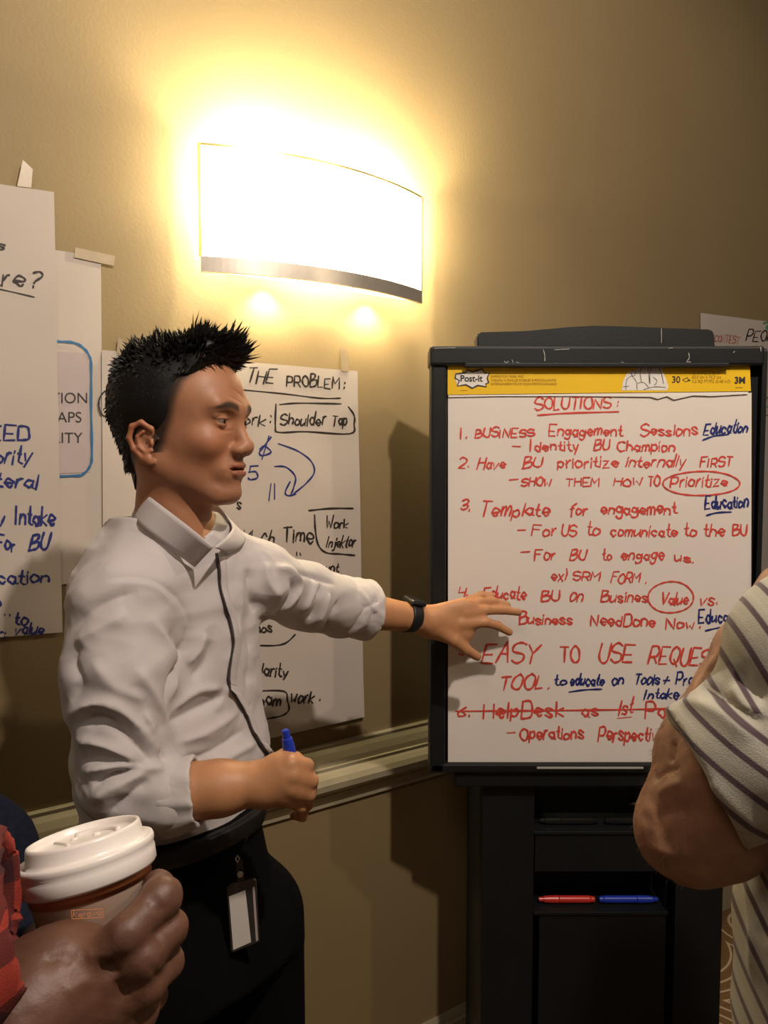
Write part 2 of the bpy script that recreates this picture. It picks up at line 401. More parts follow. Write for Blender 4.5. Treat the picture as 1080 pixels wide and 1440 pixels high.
r = bmesh.ops.extrude_face_region(bm, geom=bm.faces[:]); bmesh.ops.translate(bm, vec=(0, 0, .004), verts=[v for v in r['geom'] if isinstance(v, bmesh.types.BMVert)])
bm_obj('bottom_diffuser', bm, M['bulb_glass'], sconce)
bm = bmesh.new(); add_box(bm, (sC-.2, .0005, Z0+.03), (sC+.2, .008, Z0+.10), WM, .002); bm_obj('back_plate', bm, M['steel'], sconce)
for k, s in enumerate((-.13, .13)):
    bm = bmesh.new(); c = wall_pt(sC+s, .036, Z0+.10)
    add_lathe(bm, [(.004, -.05), (.012, -.045), (.013, -.02), (.019, .0), (.021, .02), (.015, .04), (.003, .05)], Matrix.Translation(c), 16)
    bm_obj('bulb', bm, M['bulb_glass'], sconce, True)
    o = lamp('sconce_bulb_light', 'POINT', wall_pt(sC+s, .044, Z1-.06), 78, (1, .86, .56), .03); finish(o, sconce)
    o = lamp('sconce_lower_light', 'SPOT', wall_pt(sC+s, .030, Z0-.004), 4.5, (1, .84, .50), .012, wall_pt(sC+s, .0, Z0-.3), spot_size=math.radians(120), spot_blend=1); finish(o, sconce)

# ------------------------------------------------------------ sheets of paper and writing
class Sheet:
    def __init__(s, corners, off, wave=.002, seed=0, plane='wall', Y=1.6):
        f = (lambda x, y: on_wall(x, y, off)) if plane == 'wall' else (lambda x, y: W(x, y, Y))
        s.f = f; s.c = [f(*c) for c in corners]      # tl, tr, br, bl
        s.n = WN.copy() if plane == 'wall' else Vector((0, -1, 0)); s.wave = wave; s.seed = seed; s.curl = None
    def disp(s, p):
        d = s.wave*(noise.noise(p*4+Vector((s.seed, 0, 0)))+.5*noise.noise(p*9+Vector((0, s.seed, 0))))
        if s.curl: d += s.curl(p)
        return s.n*max(d, -.0015)
    def build(s, name, mtl, parent, n=26):
        tl, tr, br, bl = s.c; V = []
        for j in range(n+1):
            for i in range(n+1):
                u, v = i/n, j/n; p = (tl*(1-u)+tr*u)*(1-v)+(bl*(1-u)+br*u)*v; V.append(p+s.disp(p))
        m = len(V); V += [v-s.n*.0004 for v in V]
        Fc = []
        for j in range(n):
            for i in range(n):
                a = j*(n+1)+i; q = (a, a+n+1, a+n+2, a+1); Fc.append(q); Fc.append(tuple(x+m for x in q[::-1]))
        rim = [i for i in range(n+1)]+[j*(n+1)+n for j in range(1, n+1)]+[n*(n+1)+i for i in range(n-1, -1, -1)]+[j*(n+1) for j in range(n-1, 0, -1)]
        r0 = len(V); V += [V[i] for i in rim]+[V[i+m] for i in rim]; q = len(rim)
        for i in range(q): j = (i+1) % q; Fc.append((r0+i, r0+j, r0+j+q, r0+i+q))
        return mesh_obj(name, V, Fc, mtl, parent, True)
    def at(s, px, py, lift=.0007): p = s.f(px, py); return p+s.disp(p)+s.n*lift
FONT = {
'A':(4,'02 29 42|15 35'),'B':(4,'02 09|~09 39 37 05|~05 46 43 22 02'),'C':(4,'~48 29 07 04 22 43'),'D':(4,'02 09|~09 39 46 43 22 02'),'E':(4,'49 09 02 42|05 35'),
'F':(4,'49 09 02|06 36'),'G':(4,'~48 29 07 04 22 43 45|45 25'),'H':(4,'02 09|42 49|06 46'),'I':(1,'02 09'),'J':(3,'~39 33 12 03'),'K':(4,'02 09|49 05 42'),
'L':(3,'09 02 32'),'M':(5,'02 09 25 59 52'),'N':(4,'02 09 42 49'),'O':(4,'~29 07 04 22 43 47 29'),'P':(4,'02 09|~09 39 47 35 05'),'Q':(4,'~29 07 04 22 43 47 29|24 41'),
'R':(4,'02 09|~09 39 47 35 05|25 42'),'S':(4,'~48 29 08 06 45 43 22 03'),'T':(4,'09 49|29 22'),'U':(4,'~09 04 22 43 49'),'V':(4,'09 22 49'),'W':(5,'09 12 26 42 59'),
'X':(4,'09 42|49 02'),'Y':(4,'09 26 49|26 22'),'Z':(4,'09 49 02 42'),
'a':(3,'~35 16 04 13 22 34|36 32 42'),'b':(3,'09 02|~04 26 35 33 22 03'),'c':(3,'~35 16 04 13 22 33'),'d':(3,'~35 16 04 22 34|39 32'),'e':(3,'~04 34 35 16 04 13 22 33'),
'f':(2,'~39 28 17 12|06 26'),'g':(3,'~35 16 04 23 35|~36 31 10 01'),'h':(3,'09 02|~04 16 35 32'),'i':(0,'06 02|07 08'),'j':(2,'~26 21 00|27 28'),'k':(3,'09 02|36 04 32'),
'l':(0,'09 02'),'m':(4,'06 02|~04 16 25 22|~24 36 45 42'),'n':(3,'06 02|~04 16 35 32'),'o':(3,'~16 04 12 33 35 16'),'p':(3,'06 00|~05 26 34 22 03'),'r':(2,'06 02|~04 16 26'),
's':(3,'~35 16 05 33 22 03'),'t':(2,'19 13 22 32|06 26'),'u':(3,'~06 03 12 34|36 32'),'v':(3,'06 12 36'),'w':(4,'06 12 24 32 46'),'x':(3,'06 32|36 02'),'y':(3,'06 13|36 10'),
'z':(3,'06 36 02 32'),'1':(1,'02 09'),'2':(3,'~08 19 38 36 02|02 32'),'3':(3,'~08 29 37 15|~15 35 33 12 03'),'4':(3,'09 05 35|38 32'),'5':(3,'39 09 06|~06 26 35 33 12 03'),
'6':(3,'~38 15 03 12 33 15 04'),'.':(0,'02 03'),':':(0,'02 03|05 06'),'-':(3,'05 35'),'+':(3,'05 35|27 13'),'?':(3,'~08 29 37 15 14|12 13'),'"':(1,'08 09|18 19'),
')':(1,'~09 16 02'),'(':(1,'~19 06 12'),' ':(2,'')}
class Ink:
    def __init__(s, sheet): s.sh = sheet; s.V = []; s.F = []; s.k = 0
    def stroke(s, pts, w, smooth=True, n=5):
        P = [Vector((x, y, 0)) for x, y in pts]
        if smooth: P = catmull(P, n)
        else:
            Q = []
            for a, b in zip(P, P[1:]):
                m = max(1, int((b-a).length/6)); Q += [a+(b-a)*i/m for i in range(m)]
            P = Q+[P[-1]]
        s.k += 1; lift = .0007+.00004*(s.k % 9); n0 = len(s.V)
        for i, p in enumerate(P):
            t = P[min(i+1, len(P)-1)]-P[max(i-1, 0)]
            if t.length < 1e-6: t = Vector((0, 1, 0))
            t.normalize(); nrm = Vector((-t.y, t.x, 0)); ww = w*(.48+.10*math.sin(i*1.3+s.k))
            q = p.copy()
            if i == 0: q -= t*w*.25
            if i == len(P)-1: q += t*w*.25
            if i in (0, len(P)-1): ww *= .75
            for sg in (-1, 1):
                a = q+nrm*ww*sg; s.V.append(s.sh.at(a.x, a.y, lift))
        for i in range(len(P)-1):
            a = n0+2*i; s.F.append((a, a+1, a+3, a+2))
    def word(s, txt, x0, y0, x1, y1=None, h=14, w=2.6, slant=.12):
        y1 = y0 if y1 is None else y1; adv = sum(FONT[c][0]+1.3 for c in txt)-1.3; sc = (x1-x0)/max(adv, .5); hy = h/7.0; slant = slant+random.uniform(-.08, .16)
        if adv < .5: sc = hy
        x = 0
        for c in txt:
            wd_, st = FONT[c]; jy = random.uniform(-.55, .55); js = random.uniform(.82, 1.15)
            for part in [p for p in st.split('|') if p]:
                sm = part[0] == '~'; q = []
                for tk in part.lstrip('~').split():
                    gx, gy = int(tk[0])+random.uniform(-.24, .24), (int(tk[1])-2)*js+jy+random.uniform(-.24, .24)
                    X = x0+(x+gx)*sc+gy*hy*slant; Yb = y0+(y1-y0)*((x+gx)*sc/(x1-x0) if x1 != x0 else 0); q.append((X, Yb-gy*hy))
                s.stroke(q, w, sm, 4)
            x += wd_+1.3
    def oval(s, cx, cy, rx, ry, w=2.4, a0=-.6, a1=5.9, n=16):
        s.stroke([(cx+rx*math.cos(a0+(a1-a0)*i/n), cy+ry*math.sin(a0+(a1-a0)*i/n)*(1+.03*math.sin(i))) for i in range(n+1)], w)
    def build(s, name, mtl, parent, label=None):
        Fs = []
        n = s.sh.n
        for q in s.F:
            a, b, c = s.V[q[0]], s.V[q[1]], s.V[q[2]]; Fs.append(q if (b-a).cross(c-b).dot(n) > 0 else q[::-1])
        return tag(mesh_obj(name, s.V, Fs, mtl, parent), label, kind='stuff')
def print_text(txt, sheet, x, y, h, mtl, parent, name='printed_text', align='LEFT', bold=0, sx=1.0):
    """printed lettering: base line at (x, y), capital height h"""
    cu = bpy.data.curves.new('t', 'FONT'); cu.body = txt; cu.size = 1.0; cu.offset = bold; cu.align_x = align
    to = link(bpy.data.objects.new('t', cu)); bpy.context.view_layer.update()
    me = bpy.data.meshes.new_from_object(to.evaluated_get(bpy.context.evaluated_depsgraph_get())); bpy.data.objects.remove(to)
    s = h/.70
    for v in me.vertices:
        v.co = sheet.at(x+v.co.x*s*sx, y-v.co.y*s, .0009)
    me.name = name; me.materials.clear(); me.materials.append(mtl); me.update()
    return finish(link(bpy.data.objects.new(name, me)), parent)
def tape(corners, off, parent):
    c = [on_wall(x, y, off) for x, y in corners]; V = c+[p+WN*.0006 for p in c]
    return mesh_obj('tape', V, [(0, 1, 2, 3), (7, 6, 5, 4)]+[(i, (i+1) % 4, (i+1) % 4+4, i+4) for i in range(4)], M['tape'], parent)

# poster behind the presenter
pc = on_wall(330, 1060, .004)
poster = empty('flip_chart_sheet', pc, 'handwritten white chart sheet headed THE PROBLEM taped behind the presenter', 'poster', None)
S2 = Sheet([(143, 492), (503, 522), (512, 1008), (147, 1092)], .010, .003, 3)
S2.build('sheet', M['paper_warm'], poster)
k = Ink(S2); w = k.word
w('DESCRI', 184, 511, 300, 519, 17); w('THE', 346, 538, 384, 540, 18); w('PROBLEM', 403, 542, 477, 547, 16); w(':', 484, 546, 486, 546, 14)
k.stroke([(300, 546), (335, 548), (400, 554), (450, 560), (479, 560)], 2.2)
w('Work', 322, 598, 372, 598, 18); w(':', 380, 596, 382, 596, 17); w('Shoulder', 394, 597, 457, 598, 17); w('Tap', 467, 598, 487, 599, 16)
k.stroke([(393, 569), (420, 567), (480, 568)], 2.4); k.stroke([(388, 568), (387, 600), (392, 608), (430, 607), (492, 610), (498, 596), (498, 584), (490, 572)], 2.6)
w('s', 333, 715, 338, 715, 16)
w('Much', 337, 768, 383, 768, 24, 2.8); w('Time', 397, 762, 439, 763, 23, 2.8)
k.stroke([(434, 718), (465, 715), (496, 715)], 2.8); k.stroke([(442, 724), (443, 745), (447, 766), (458, 777), (478, 779), (499, 781)], 2.6)
w('Work', 458, 743, 488, 743, 15, 2.5); w('Injektor', 458, 770, 498, 769, 15, 2.5); w('"', 411, 800, 417, 800, 26); w('amount', 431, 807, 474, 805, 14)
w('nos', 360, 890, 382, 888, 14); w('larity', 368, 950, 404, 952, 17, 2.8); k.stroke([(340, 905), (375, 908), (400, 905), (415, 892)], 2.4)
k.stroke([(360, 972), (399, 972), (404, 985), (406, 998), (397, 1006), (380, 1010), (360, 1013)], 2.5); w('eam', 363, 992, 394, 992, 18, 2.8); w('work', 408, 987, 440, 988, 18, 2.8); w('.', 449, 985, 450, 985, 12)
k.oval(152, 568, 13, 19); w('1', 152, 576, 154, 576, 16); k.oval(158, 743, 12, 12); w('2', 154, 749, 163, 749, 12)
k.build('black_writing', M['black_ink'], poster, 'black marker handwriting')
k = Ink(S2)
k.word('6', 365, 642, 380, 642, 28, 2.6); k.stroke([(378, 613), (368, 646)], 2.2)
k.stroke([(391, 624), (418, 634), (437, 648), (442, 664), (430, 680), (412, 695)], 2.4); k.stroke([(386, 656), (402, 657), (415, 670), (413, 685), (409, 695)], 2.4)
k.stroke([(408, 677), (401, 692), (405, 697), (416, 695)], 2.4); k.stroke([(381, 680), (378, 704)], 2); k.stroke([(386, 680), (386, 702)], 2); k.word('5', 348, 676, 360, 676, 20)
k.build('blue_writing', M['blue_ink'], poster, 'blue marker arrows and figures')
tape([(478, 488), (487, 492), (491, 523), (480, 522)], .0108, poster); tape([(166, 474), (180, 482), (180, 500), (164, 497)], .0108, poster)

# printed sheet between the two
psheet = empty('printed_sheet', on_wall(110, 820, .004), 'printed sheet with a blue rounded frame, between the two handwritten sheets', 'poster')
S3 = Sheet([(40, 346), (142, 361), (146, 812), (40, 830)], .005, .0012, 9); S3.build('sheet', M['paper_warm'], psheet)
S3b = Sheet([(40, 492), (124, 497), (126, 664), (40, 668)], .0062, .0012, 9); S3b.build('printed_panel', M['inset'], psheet, 8)
k = Ink(S3); k.sh.wave = .0012
S3.f = lambda x, y: on_wall(x, y, .0062)
k.stroke([(40, 476), (80, 480), (104, 482), (118, 490), (126, 502), (128, 516), (128, 580), (129, 640), (126, 656), (116, 667), (104, 669), (40, 671)], 3.6, True, 6)
k.build('blue_frame_line', M['print_blue'], psheet)
for t, x, y in (('ACTION', 124, 567), ('TAPS', 115, 594), ('CLARITY', 116, 623)): print_text(t, S3, x, y, 15, M['print_black'], psheet, align='RIGHT')
tape([(106, 348), (162, 360), (160, 374), (104, 362)], .0068, psheet)

# left handwritten sheet
lsheet = empty('flip_chart_sheet', on_wall(30, 880, .004), 'handwritten white chart sheet at the left edge, above the cup, in blue and black marker', 'poster')
S1 = Sheet([(-250, 222), (76, 270), (88, 889), (-235, 915)], .013, .002, 21); S1.build('sheet', M['paper_warm'], lsheet)
k = Ink(S1); w = k.word
w('Goals', -60, 352, 6, 352, 18); w('are', -18, 402, 33, 405, 26, 3.2); w('?', 42, 405, 56, 406, 27, 3.2); k.stroke([(-60, 396), (0, 407), (48, 418)], 2)
k.build('black_writing', M['black_ink'], lsheet, 'black marker handwriting')
k = Ink(S1); w = k.word
w('NEED', -34, 617, 40, 620, 20, 3.6); w('Priority', -40, 652, 42, 652, 23, 3.6); w('Collateral', -70, 684, 50, 687, 21, 3.6); w('New', -50, 741, 4, 741, 22, 3.6); w('Intake', 22, 737, 76, 738, 25, 3.8)
w('For', -4, 774, 20, 775, 21, 3.6); w('BU', 41, 773, 66, 773, 21, 3.8); w('Communication', -110, 822, 68, 820, 18, 3.4); w('do', -20, 853, 0, 853, 16, 3.2); w('"', 5, 876, 12, 876, 15, 2.8)
w('to', 20, 878, 38, 879, 17, 3.4); w('for:', -28, 898, 6, 897, 15, 3); w('value', 20, 894, 60, 891, 16, 3)
k.build('blue_writing', M['blue_ink'], lsheet, 'blue marker handwriting')
tape([(32, 225), (46, 238), (44, 264), (24, 262)], .0138, lsheet)

# right handwritten sheet
rsheet = empty('flip_chart_sheet', on_wall(1060, 700, .004), 'handwritten chart sheet on the wall behind the right edge of the easel', 'poster')
S4 = Sheet([(985, 440), (1250, 474), (1246, 800), (985, 870)], .006, .002, 33); S4.build('sheet', M['paper_warm'], rsheet)
k = Ink(S4); k.word('PEOPLE', 1049, 479, 1102, 482, 15, 1.8); k.stroke([(1076, 584), (1100, 585)], 1.8); k.build('black_writing', M['black_ink'], rsheet)
k = Ink(S4); k.word('CONTEST', 1004, 480, 1039, 483, 10, 1.5); k.build('red_writing', M['faint_ink'], rsheet, 'faint red handwriting')
k = Ink(S4); [k.stroke([(x, y), (x+9, y-2), (x+4, y+6), (x+13, y+5)], 3) for x, y in ((1073, 455), (1078, 463), (1077, 560), (1079, 572))]; k.build('green_marks', M['green_ink'], rsheet)

# ------------------------------------------------------------ easel
EY = 1.63
def E(px, py, Y=EY): return W(px, py, Y)
easel = empty('easel', (E(845, 900).x, EY+.15, 0), 'tall black plastic presentation easel carrying the white chart pad', 'easel')
def pbox(name, x0, y0, x1, y1, Ya, Yb, mtl=None, bev=.004, parent=None, Yr=None):
    Yr = Yr or Ya; a = W(x0, y1, Yr); b = W(x1, y0, Yr); bm = bmesh.new()
    add_box(bm, (a.x, Ya, a.z), (b.x, Yb, b.z), None, bev); return bm_obj(name, bm, mtl or M['easel'], parent or easel)
pbox('board', 612, 495, 1070, 1082, EY, EY+.03, bev=.003)
pbox('frame_rail', 604, 490, 629, 1088, EY-.022, EY+.045, bev=.006)
pbox('frame_rail', 1058, 490, 1077, 1088, EY-.022, EY+.045, bev=.006)
pbox('top_rail', 604, 486, 1077, 514, EY-.03, EY+.045, bev=.006)
pbox('bottom_rail', 604, 1074, 1077, 1088, EY-.022, EY+.045, bev=.005)
pbox('lower_ledge', 638, 1085, 1045, 1108, EY-.012, EY+.06, bev=.006)
# carrying handle hump on top
bm = bmesh.new(); pr = [(671, 489), (671, 472), (674, 467), (745, 465), (800, 460), (835, 458), (880, 459), (930, 461), (1000, 463), (1005, 468), (1006, 489)]
A = [bm.verts.new(E(x, y, EY+.005)) for x, y in pr]; B = [bm.verts.new(v.co+Vector((0, .05, 0))) for v in A]
for i in range(len(A)): bm.faces.new((A[i], A[(i+1) % len(A)], B[(i+1) % len(A)], B[i]))
bm.faces.new(A); bm.faces.new(B[::-1]); bmesh.ops.bevel(bm, geom=bm.edges[:], offset=.003, segments=2, affect='EDGES'); bm_obj('carry_handle', bm, M['easel'], easel)
pbox('pad_clamp', 654, 510, 1026, 516, EY-.034, EY-.005, bev=.002)
# cabinet with two recesses
Yc = EY+.012
for (n_, x0, y0, x1, y1) in (('side_panel', 673, 1104, 752, 1790), ('side_panel', 937, 1104, 1021, 1790), ('middle_panel', 752, 1169, 937, 1226), ('lower_panel', 752, 1283, 937, 1790)):
    pbox(n_, x0, y0, x1, y1, Yc, Yc+.02, bev=.0015, Yr=Yc)
a = W(673, 1800, Yc); b = W(1021, 1100, Yc)
for nm, lo, hi in (('cabinet_side', (a.x, Yc+.02, .0), (a.x+.015, Yc+.30, b.z)), ('cabinet_side', (b.x-.015, Yc+.02, .0), (b.x, Yc+.30, b.z)), ('cabinet_back', (a.x+.015, Yc+.09, .0), (b.x-.015, Yc+.10, b.z))):
    bm = bmesh.new(); add_box(bm, lo, hi, None, .002); bm_obj(nm, bm, M['easel_dark'], easel)
bm = bmesh.new(); add_box(bm, (a.x-.03, Yc-.06, 0), (b.x+.03, Yc+.36, .05), None, .01); bm_obj('foot', bm, M['easel'], easel)
for y in (1168, 1281):
    pbox('marker_shelf', 750, y, 939, y+5, Yc-.004, Yc+.088, bev=.0015, Yr=Yc)
for x in (748, 937):
    pbox('recess_cheek', x, 1090, x+4, 1285, Yc+.004, Yc+.088, M['easel_dark'], .0008, Yr=Yc)
pbox('edge_highlight', 755, 1079, 905, 1081.5, EY-.0245, EY-.0215, M['scuff_highlight'], .0003)  # pale strip painting the highlight along the bottom rail
# scuffs on the top rail: flat worn spots
ES = Sheet([(0, 0), (1, 0), (1, 1), (0, 1)], 0, 0, 0, 'flat', EY-.0306)
k = Ink(ES)
for q in [[(709, 508), (712, 510), (715, 508)], [(720, 506), (722, 511)], [(726, 509), (730, 510)], [(940, 490), (946, 489)], [(968, 496), (969, 503), (966, 508)], [(965, 509), (971, 509)], [(1069, 488), (1070, 494)],
          [(1031, 496), (1033, 494)], [(930, 462), (930, 482)], [(764, 492), (766, 500), (766, 508)], [(873, 509), (877, 510)], [(611, 490), (640, 489)], [(780, 492), (800, 491)]]: k.stroke(q, 1.1)
k.build('scuff_marks', M['scuff_highlight'], easel, 'pale scuffs on the top rail')

# the pad
pad = empty('flip_chart_pad', (E(842, 1072).x, EY-.01, E(842, 1072).z), 'white chart pad headed SOLUTIONS with red and blue handwriting, on the easel', 'flip chart pad')
pbox('pad_block', 632, 520, 1054, 1070, EY-.010, EY-.001, M['paper'], .001, pad)
PYs = EY-.012
S5 = Sheet([(630, 552), (1057, 552), (1056, 1074), (630, 1072)], 0, .0012, 5, 'flat', PYs); S5.build('sheet', M['paper'], pad)
# yellow header card
SH = Sheet([(629.5, 514), (1054.5, 514), (1056, 550), (629.5, 555)], 0, .0004, 2, 'flat', EY-.0165)
SH.c[0] = W(629.5, 514, EY-.0165); SH.build('header_card', M['yellow'], pad, 8)
# torn strip left under the card
bm = bmesh.new(); top = [(630, 554), (700, 554), (800, 553), (915, 552), (960, 551), (1052, 550)]
bot = [(631, 558.5), (700, 557), (800, 557), (915, 558), (925, 561), (938, 557), (948, 562), (975, 556), (1000, 557), (1052, 554)]
vs = [bm.verts.new(W(x, y, EY-.0148)) for x, y in top]+[bm.verts.new(W(x, y, EY-.0155)) for x, y in bot[::-1]]
bm.faces.new(vs); r = bmesh.ops.extrude_face_region(bm, geom=bm.faces[:]); bmesh.ops.translate(bm, vec=(0, .0005, 0), verts=[v for v in r['geom'] if isinstance(v, bmesh.types.BMVert)])
bm_obj('torn_edge', bm, M['print_white'], pad)
# logo burst: outline, pale fill, lettering
burst = [(641, 526), (655, 524), (657, 520), (664, 523), (678, 519), (682, 525), (688, 524), (685, 532), (687, 538), (683, 540), (684, 544), (672, 542), (664, 546), (655, 541), (643, 543), (646, 535), (640, 532)]
k = Ink(SH); k.stroke(burst+burst[:1], 2.0, False); k.build('logo_outline', M['print_black'], pad)
bm = bmesh.new(); bm.faces.new([bm.verts.new(SH.at(x, y, .0004)) for x, y in burst]); bmesh.ops.triangulate(bm, faces=bm.faces[:]); bm_obj('logo_patch', bm, M['print_white'], pad)
print_text('Post-it', SH, 647, 536.5, 9.0, M['print_black'], pad, 'logo_lettering', bold=.025, sx=.92)
print_text('3M', SH, 1032.5, 539, 9.0, M['print_black'], pad, 'logo_lettering', bold=.03, sx=.95)
print_text('30', SH, 944.5, 538, 9.0, M['print_black'], pad, bold=.01, sx=.95)
k = Ink(SH); k.stroke([(960, 534), (966, 531), (971, 535), (964, 537), (960, 534)], .9, False); k.stroke([(967, 535), (970, 535)], 2); k.build('sheet_icon', M['print_black'], pad)
for i, t in enumerate(('SUPERSTICKY EASEL PAD', 'TABLEAU A FEUILLES MOBILES SUPERCOLLANTES', 'SUPERADHERENTES DE HOJAS REPOSICIONABLES')): print_text(t, SH, 690, 531+5.2*i, 3.4, M['print_gold'], pad, sx=.86)
for i, t in enumerate(('25 IN/PO x 30 IN/PO', '63,5 cm x 76,2 cm', '5.2 SQ FT/PI2 (0.48 m2)')): print_text(t, SH, 973, 526.5+5.8*i, 4.2, M['print_gold'], pad, sx=.92)
k = Ink(SH); k.stroke([(1034, 545), (1044, 545)], .7); k.stroke([(648, 549), (658, 549)], .7); k.build('small_mark', M['print_gold'], pad)
# line drawing of people meeting, on a pale patch
bm = bmesh.new(); out = [(874, 549), (876, 536), (881, 526), (888, 521), (896, 520), (899, 513), (928, 513), (932, 522), (936, 532), (940, 543), (938, 549)]
bm.faces.new([bm.verts.new(SH.at(x, y, .0004)) for x, y in out]); bmesh.ops.triangulate(bm, faces=bm.faces[:]); bm_obj('drawing_patch', bm, M['print_white'], pad)
k = Ink(SH)
for q in [[(880, 548), (881, 535), (888, 529), (893, 534), (896, 540)], [(890, 529), (887, 525), (890, 521), (894, 525), (891, 529)], [(896, 548), (896, 540), (905, 538), (912, 545)], [(902, 538), (900, 524), (903, 516), (909, 515), (912, 524), (913, 540)],
          [(914, 540), (914, 524), (918, 516), (925, 516), (930, 526), (933, 540)], [(905, 548), (920, 544), (936, 545)], [(876, 544), (884, 543)], [(921, 516), (919, 513)], [(906, 515), (905, 513)], [(918, 530), (924, 536), (920, 542)]]: k.stroke(q, .8)
k.build('line_drawing', M['print_black'], pad)

k = Ink(S5); w = k.word
w('SOLUTIONS', 752, 576, 858, 574, 17); w(':', 868, 572, 869, 572, 11, 2.4); k.stroke([(756, 584), (800, 581), (870, 579)], 2.6)
w('1.', 647, 617, 655, 617, 16); w('BUSINESS', 668, 615, 750, 614, 12); w('Engagement', 771, 614, 874, 612, 16); w('Sessions', 901, 612, 980, 612, 17)
w('-', 720, 634, 730, 634, 12); w('Identity', 746, 634, 813, 633, 15); w('BU', 835, 633, 855, 633, 15); w('Champion', 868, 634, 948, 634, 15)
w('2.', 645, 658, 658, 658, 15); w('Have', 671, 660, 709, 659, 15); w('BU', 735, 658, 760, 657, 14); w('prioritize', 784, 657, 868, 657, 16); w('internally', 880, 657, 962, 657, 17); w('FIRST', 984, 657, 1028, 656, 13)
w('-', 716, 680, 727, 679, 12); w('SHOW', 733, 684, 774, 683, 11); w('THEM', 796, 683, 842, 683, 12); w('HOW', 863, 683, 901, 683, 11); w('TO', 911, 683, 927, 683, 14); w('Prioritize', 942, 685, 1021, 684, 16)
k.oval(986, 680, 54, 17)
w('3.', 647, 718, 660, 718, 16); w('Template', 674, 726, 771, 725, 20, 2.9); w('for', 801, 725, 825, 724, 19, 2.8); w('engagement', 845, 724, 950, 722, 17, 2.8)
w('-', 726, 752, 738, 751, 13); w('For', 748, 753, 781, 753, 16); w('US', 789, 753, 809, 753, 15); w('to', 824, 752, 842, 752, 17); w('comunicate', 858, 754, 951, 754, 16); w('to', 961, 754, 978, 754, 16); w('the', 989, 754, 1017, 754, 17); w('BU', 1030, 753, 1049, 753, 14)
w('-', 731, 782, 744, 781, 13); w('For', 752, 787, 780, 787, 16); w('BU', 801, 787, 822, 787, 15); w('to', 847, 787, 859, 787, 16); w('engage', 873, 788, 932, 788, 17); w('us.', 948, 789, 974, 791, 15)
w('ex)', 775, 816, 796, 817, 15, 2.4); w('SRM', 805, 815, 842, 816, 12, 2.4); w('FORM', 859, 819, 898, 819, 14, 2.4); w('.', 908, 819, 909, 819, 14)
w('4.', 644, 839, 657, 838, 17); w('Educate', 679, 842, 738, 843, 17, 2.8); w('BU', 761, 845, 785, 845, 15, 2.8); w('on', 801, 845, 818, 845, 20); w('Busines', 845, 847, 910, 847, 17); w('Value', 929, 850, 966, 850, 18, 2.8); w('vs.', 983, 851, 1007, 851, 17)
k.oval(943, 840, 32, 22)
w('Business', 730, 878, 804, 878, 16, 2.8); w('NeedDone', 830, 880, 920, 880, 16, 2.8); w('Now', 936, 883, 976, 884, 17, 2.8); w('.', 984, 884, 985, 884, 14)
w('5.', 645, 922, 660, 922, 13, 2.4); w('EASY', 677, 932, 754, 931, 27, 3.1); w('TO', 787, 930, 814, 930, 21, 3.1); w('USE', 841, 932, 888, 932, 24, 3.1); w('REQUEST', 911, 934, 1010, 936, 24, 3.1)
w('TOOL', 702, 969, 762, 968, 20, 3.0); w('.', 771, 969, 772, 969, 14, 3)
w('6.', 643, 1007, 660, 1008, 18); w('HelpDesk', 679, 1010, 792, 1008, 22, 3.0); w('as', 818, 1007, 840, 1007, 20, 2.8); w('1st', 869, 1007, 888, 1001, 22, 2.8); w('Pass', 907, 1009, 965, 1010, 22, 3)
k.stroke([(641, 1000), (760, 999), (860, 998), (960, 996)], 2.6); k.stroke([(868, 1010), (888, 1008)], 2)
w('-', 712, 1036, 724, 1035, 13); w('Operations', 732, 1040, 820, 1039, 19, 2.9); w('Perspective', 841, 1042, 932, 1041, 20, 2.9)
k.build('red_writing', M['red_ink'], pad, 'red marker handwriting')
k = Ink(S5); w = k.word
for (x0, y0, x1, y1) in ((989, 611, 1050, 608), (991, 716, 1051, 713), (982, 876, 1050, 874)): w('Education', x0, y0, x1, y1, 17, 2.9)
k.stroke([(988, 619), (1005, 613), (1024, 611)], 2.6); k.stroke([(993, 725), (1008, 721), (1028, 720)], 2.6); k.stroke([(992, 887), (1015, 882), (1034, 881)], 2.6)
w('to', 779, 964, 795, 964, 15, 2.8); w('educate', 801, 964, 848, 964, 15, 2.8); k.stroke([(800, 973), (822, 970), (846, 969)], 2.5); w('on', 861, 963, 876, 963, 18, 2.8); w('Tools', 891, 963, 926, 963, 17, 2.8); w('+', 931, 965, 940, 965, 15, 2.8); w('Process', 950, 962, 1010, 964, 16, 2.8)
w('Intake', 906, 983, 953, 982, 15, 2.8)
k.build('blue_writing', M['blue_ink'], pad, 'blue marker handwriting')

# ------------------------------------------------------------ markers
def marker(a, b, body, cap, label, r=.008, capfrac=.36, group=None, detail=None):
    mm, L = frame_from(a, b); root = empty('marker', a, label, 'marker pen', group)
    bm = bmesh.new(); add_lathe(bm, [(r*.55, 0), (r*.8, .001), (r*.82, .008), (r, .012), (r, L*(1-capfrac)-.001)], mm, 20); bm_obj('barrel', bm, body, root, False)
    bm = bmesh.new(); q = L*(1-capfrac); add_lathe(bm, [(r*.98, q), (r*1.06, q+.001), (r*1.0, L*.8), (r*.86, L-.012), (r*.66, L-.011), (r*.6, L-.001), (r*.4, L)], mm, 20); bm_obj('cap', bm, cap, root, False)
    return root
Ym = Yc+.03
def tr(x, y): return W(x, y, Ym)
zr = W(800, 1281, Yc).z+.0092; za = W(800, 1168, Yc).z+.0092
def mk(x0, x1, z, *a, **kk): return marker((W(x0, 1272, Ym).x, Ym, z), (W(x1, 1272, Ym).x, Ym, z), *a, **kk)
mk(836, 757, zr, M['red_plastic'], M['red_plastic'], 'red marker pen lying on the lower easel shelf')
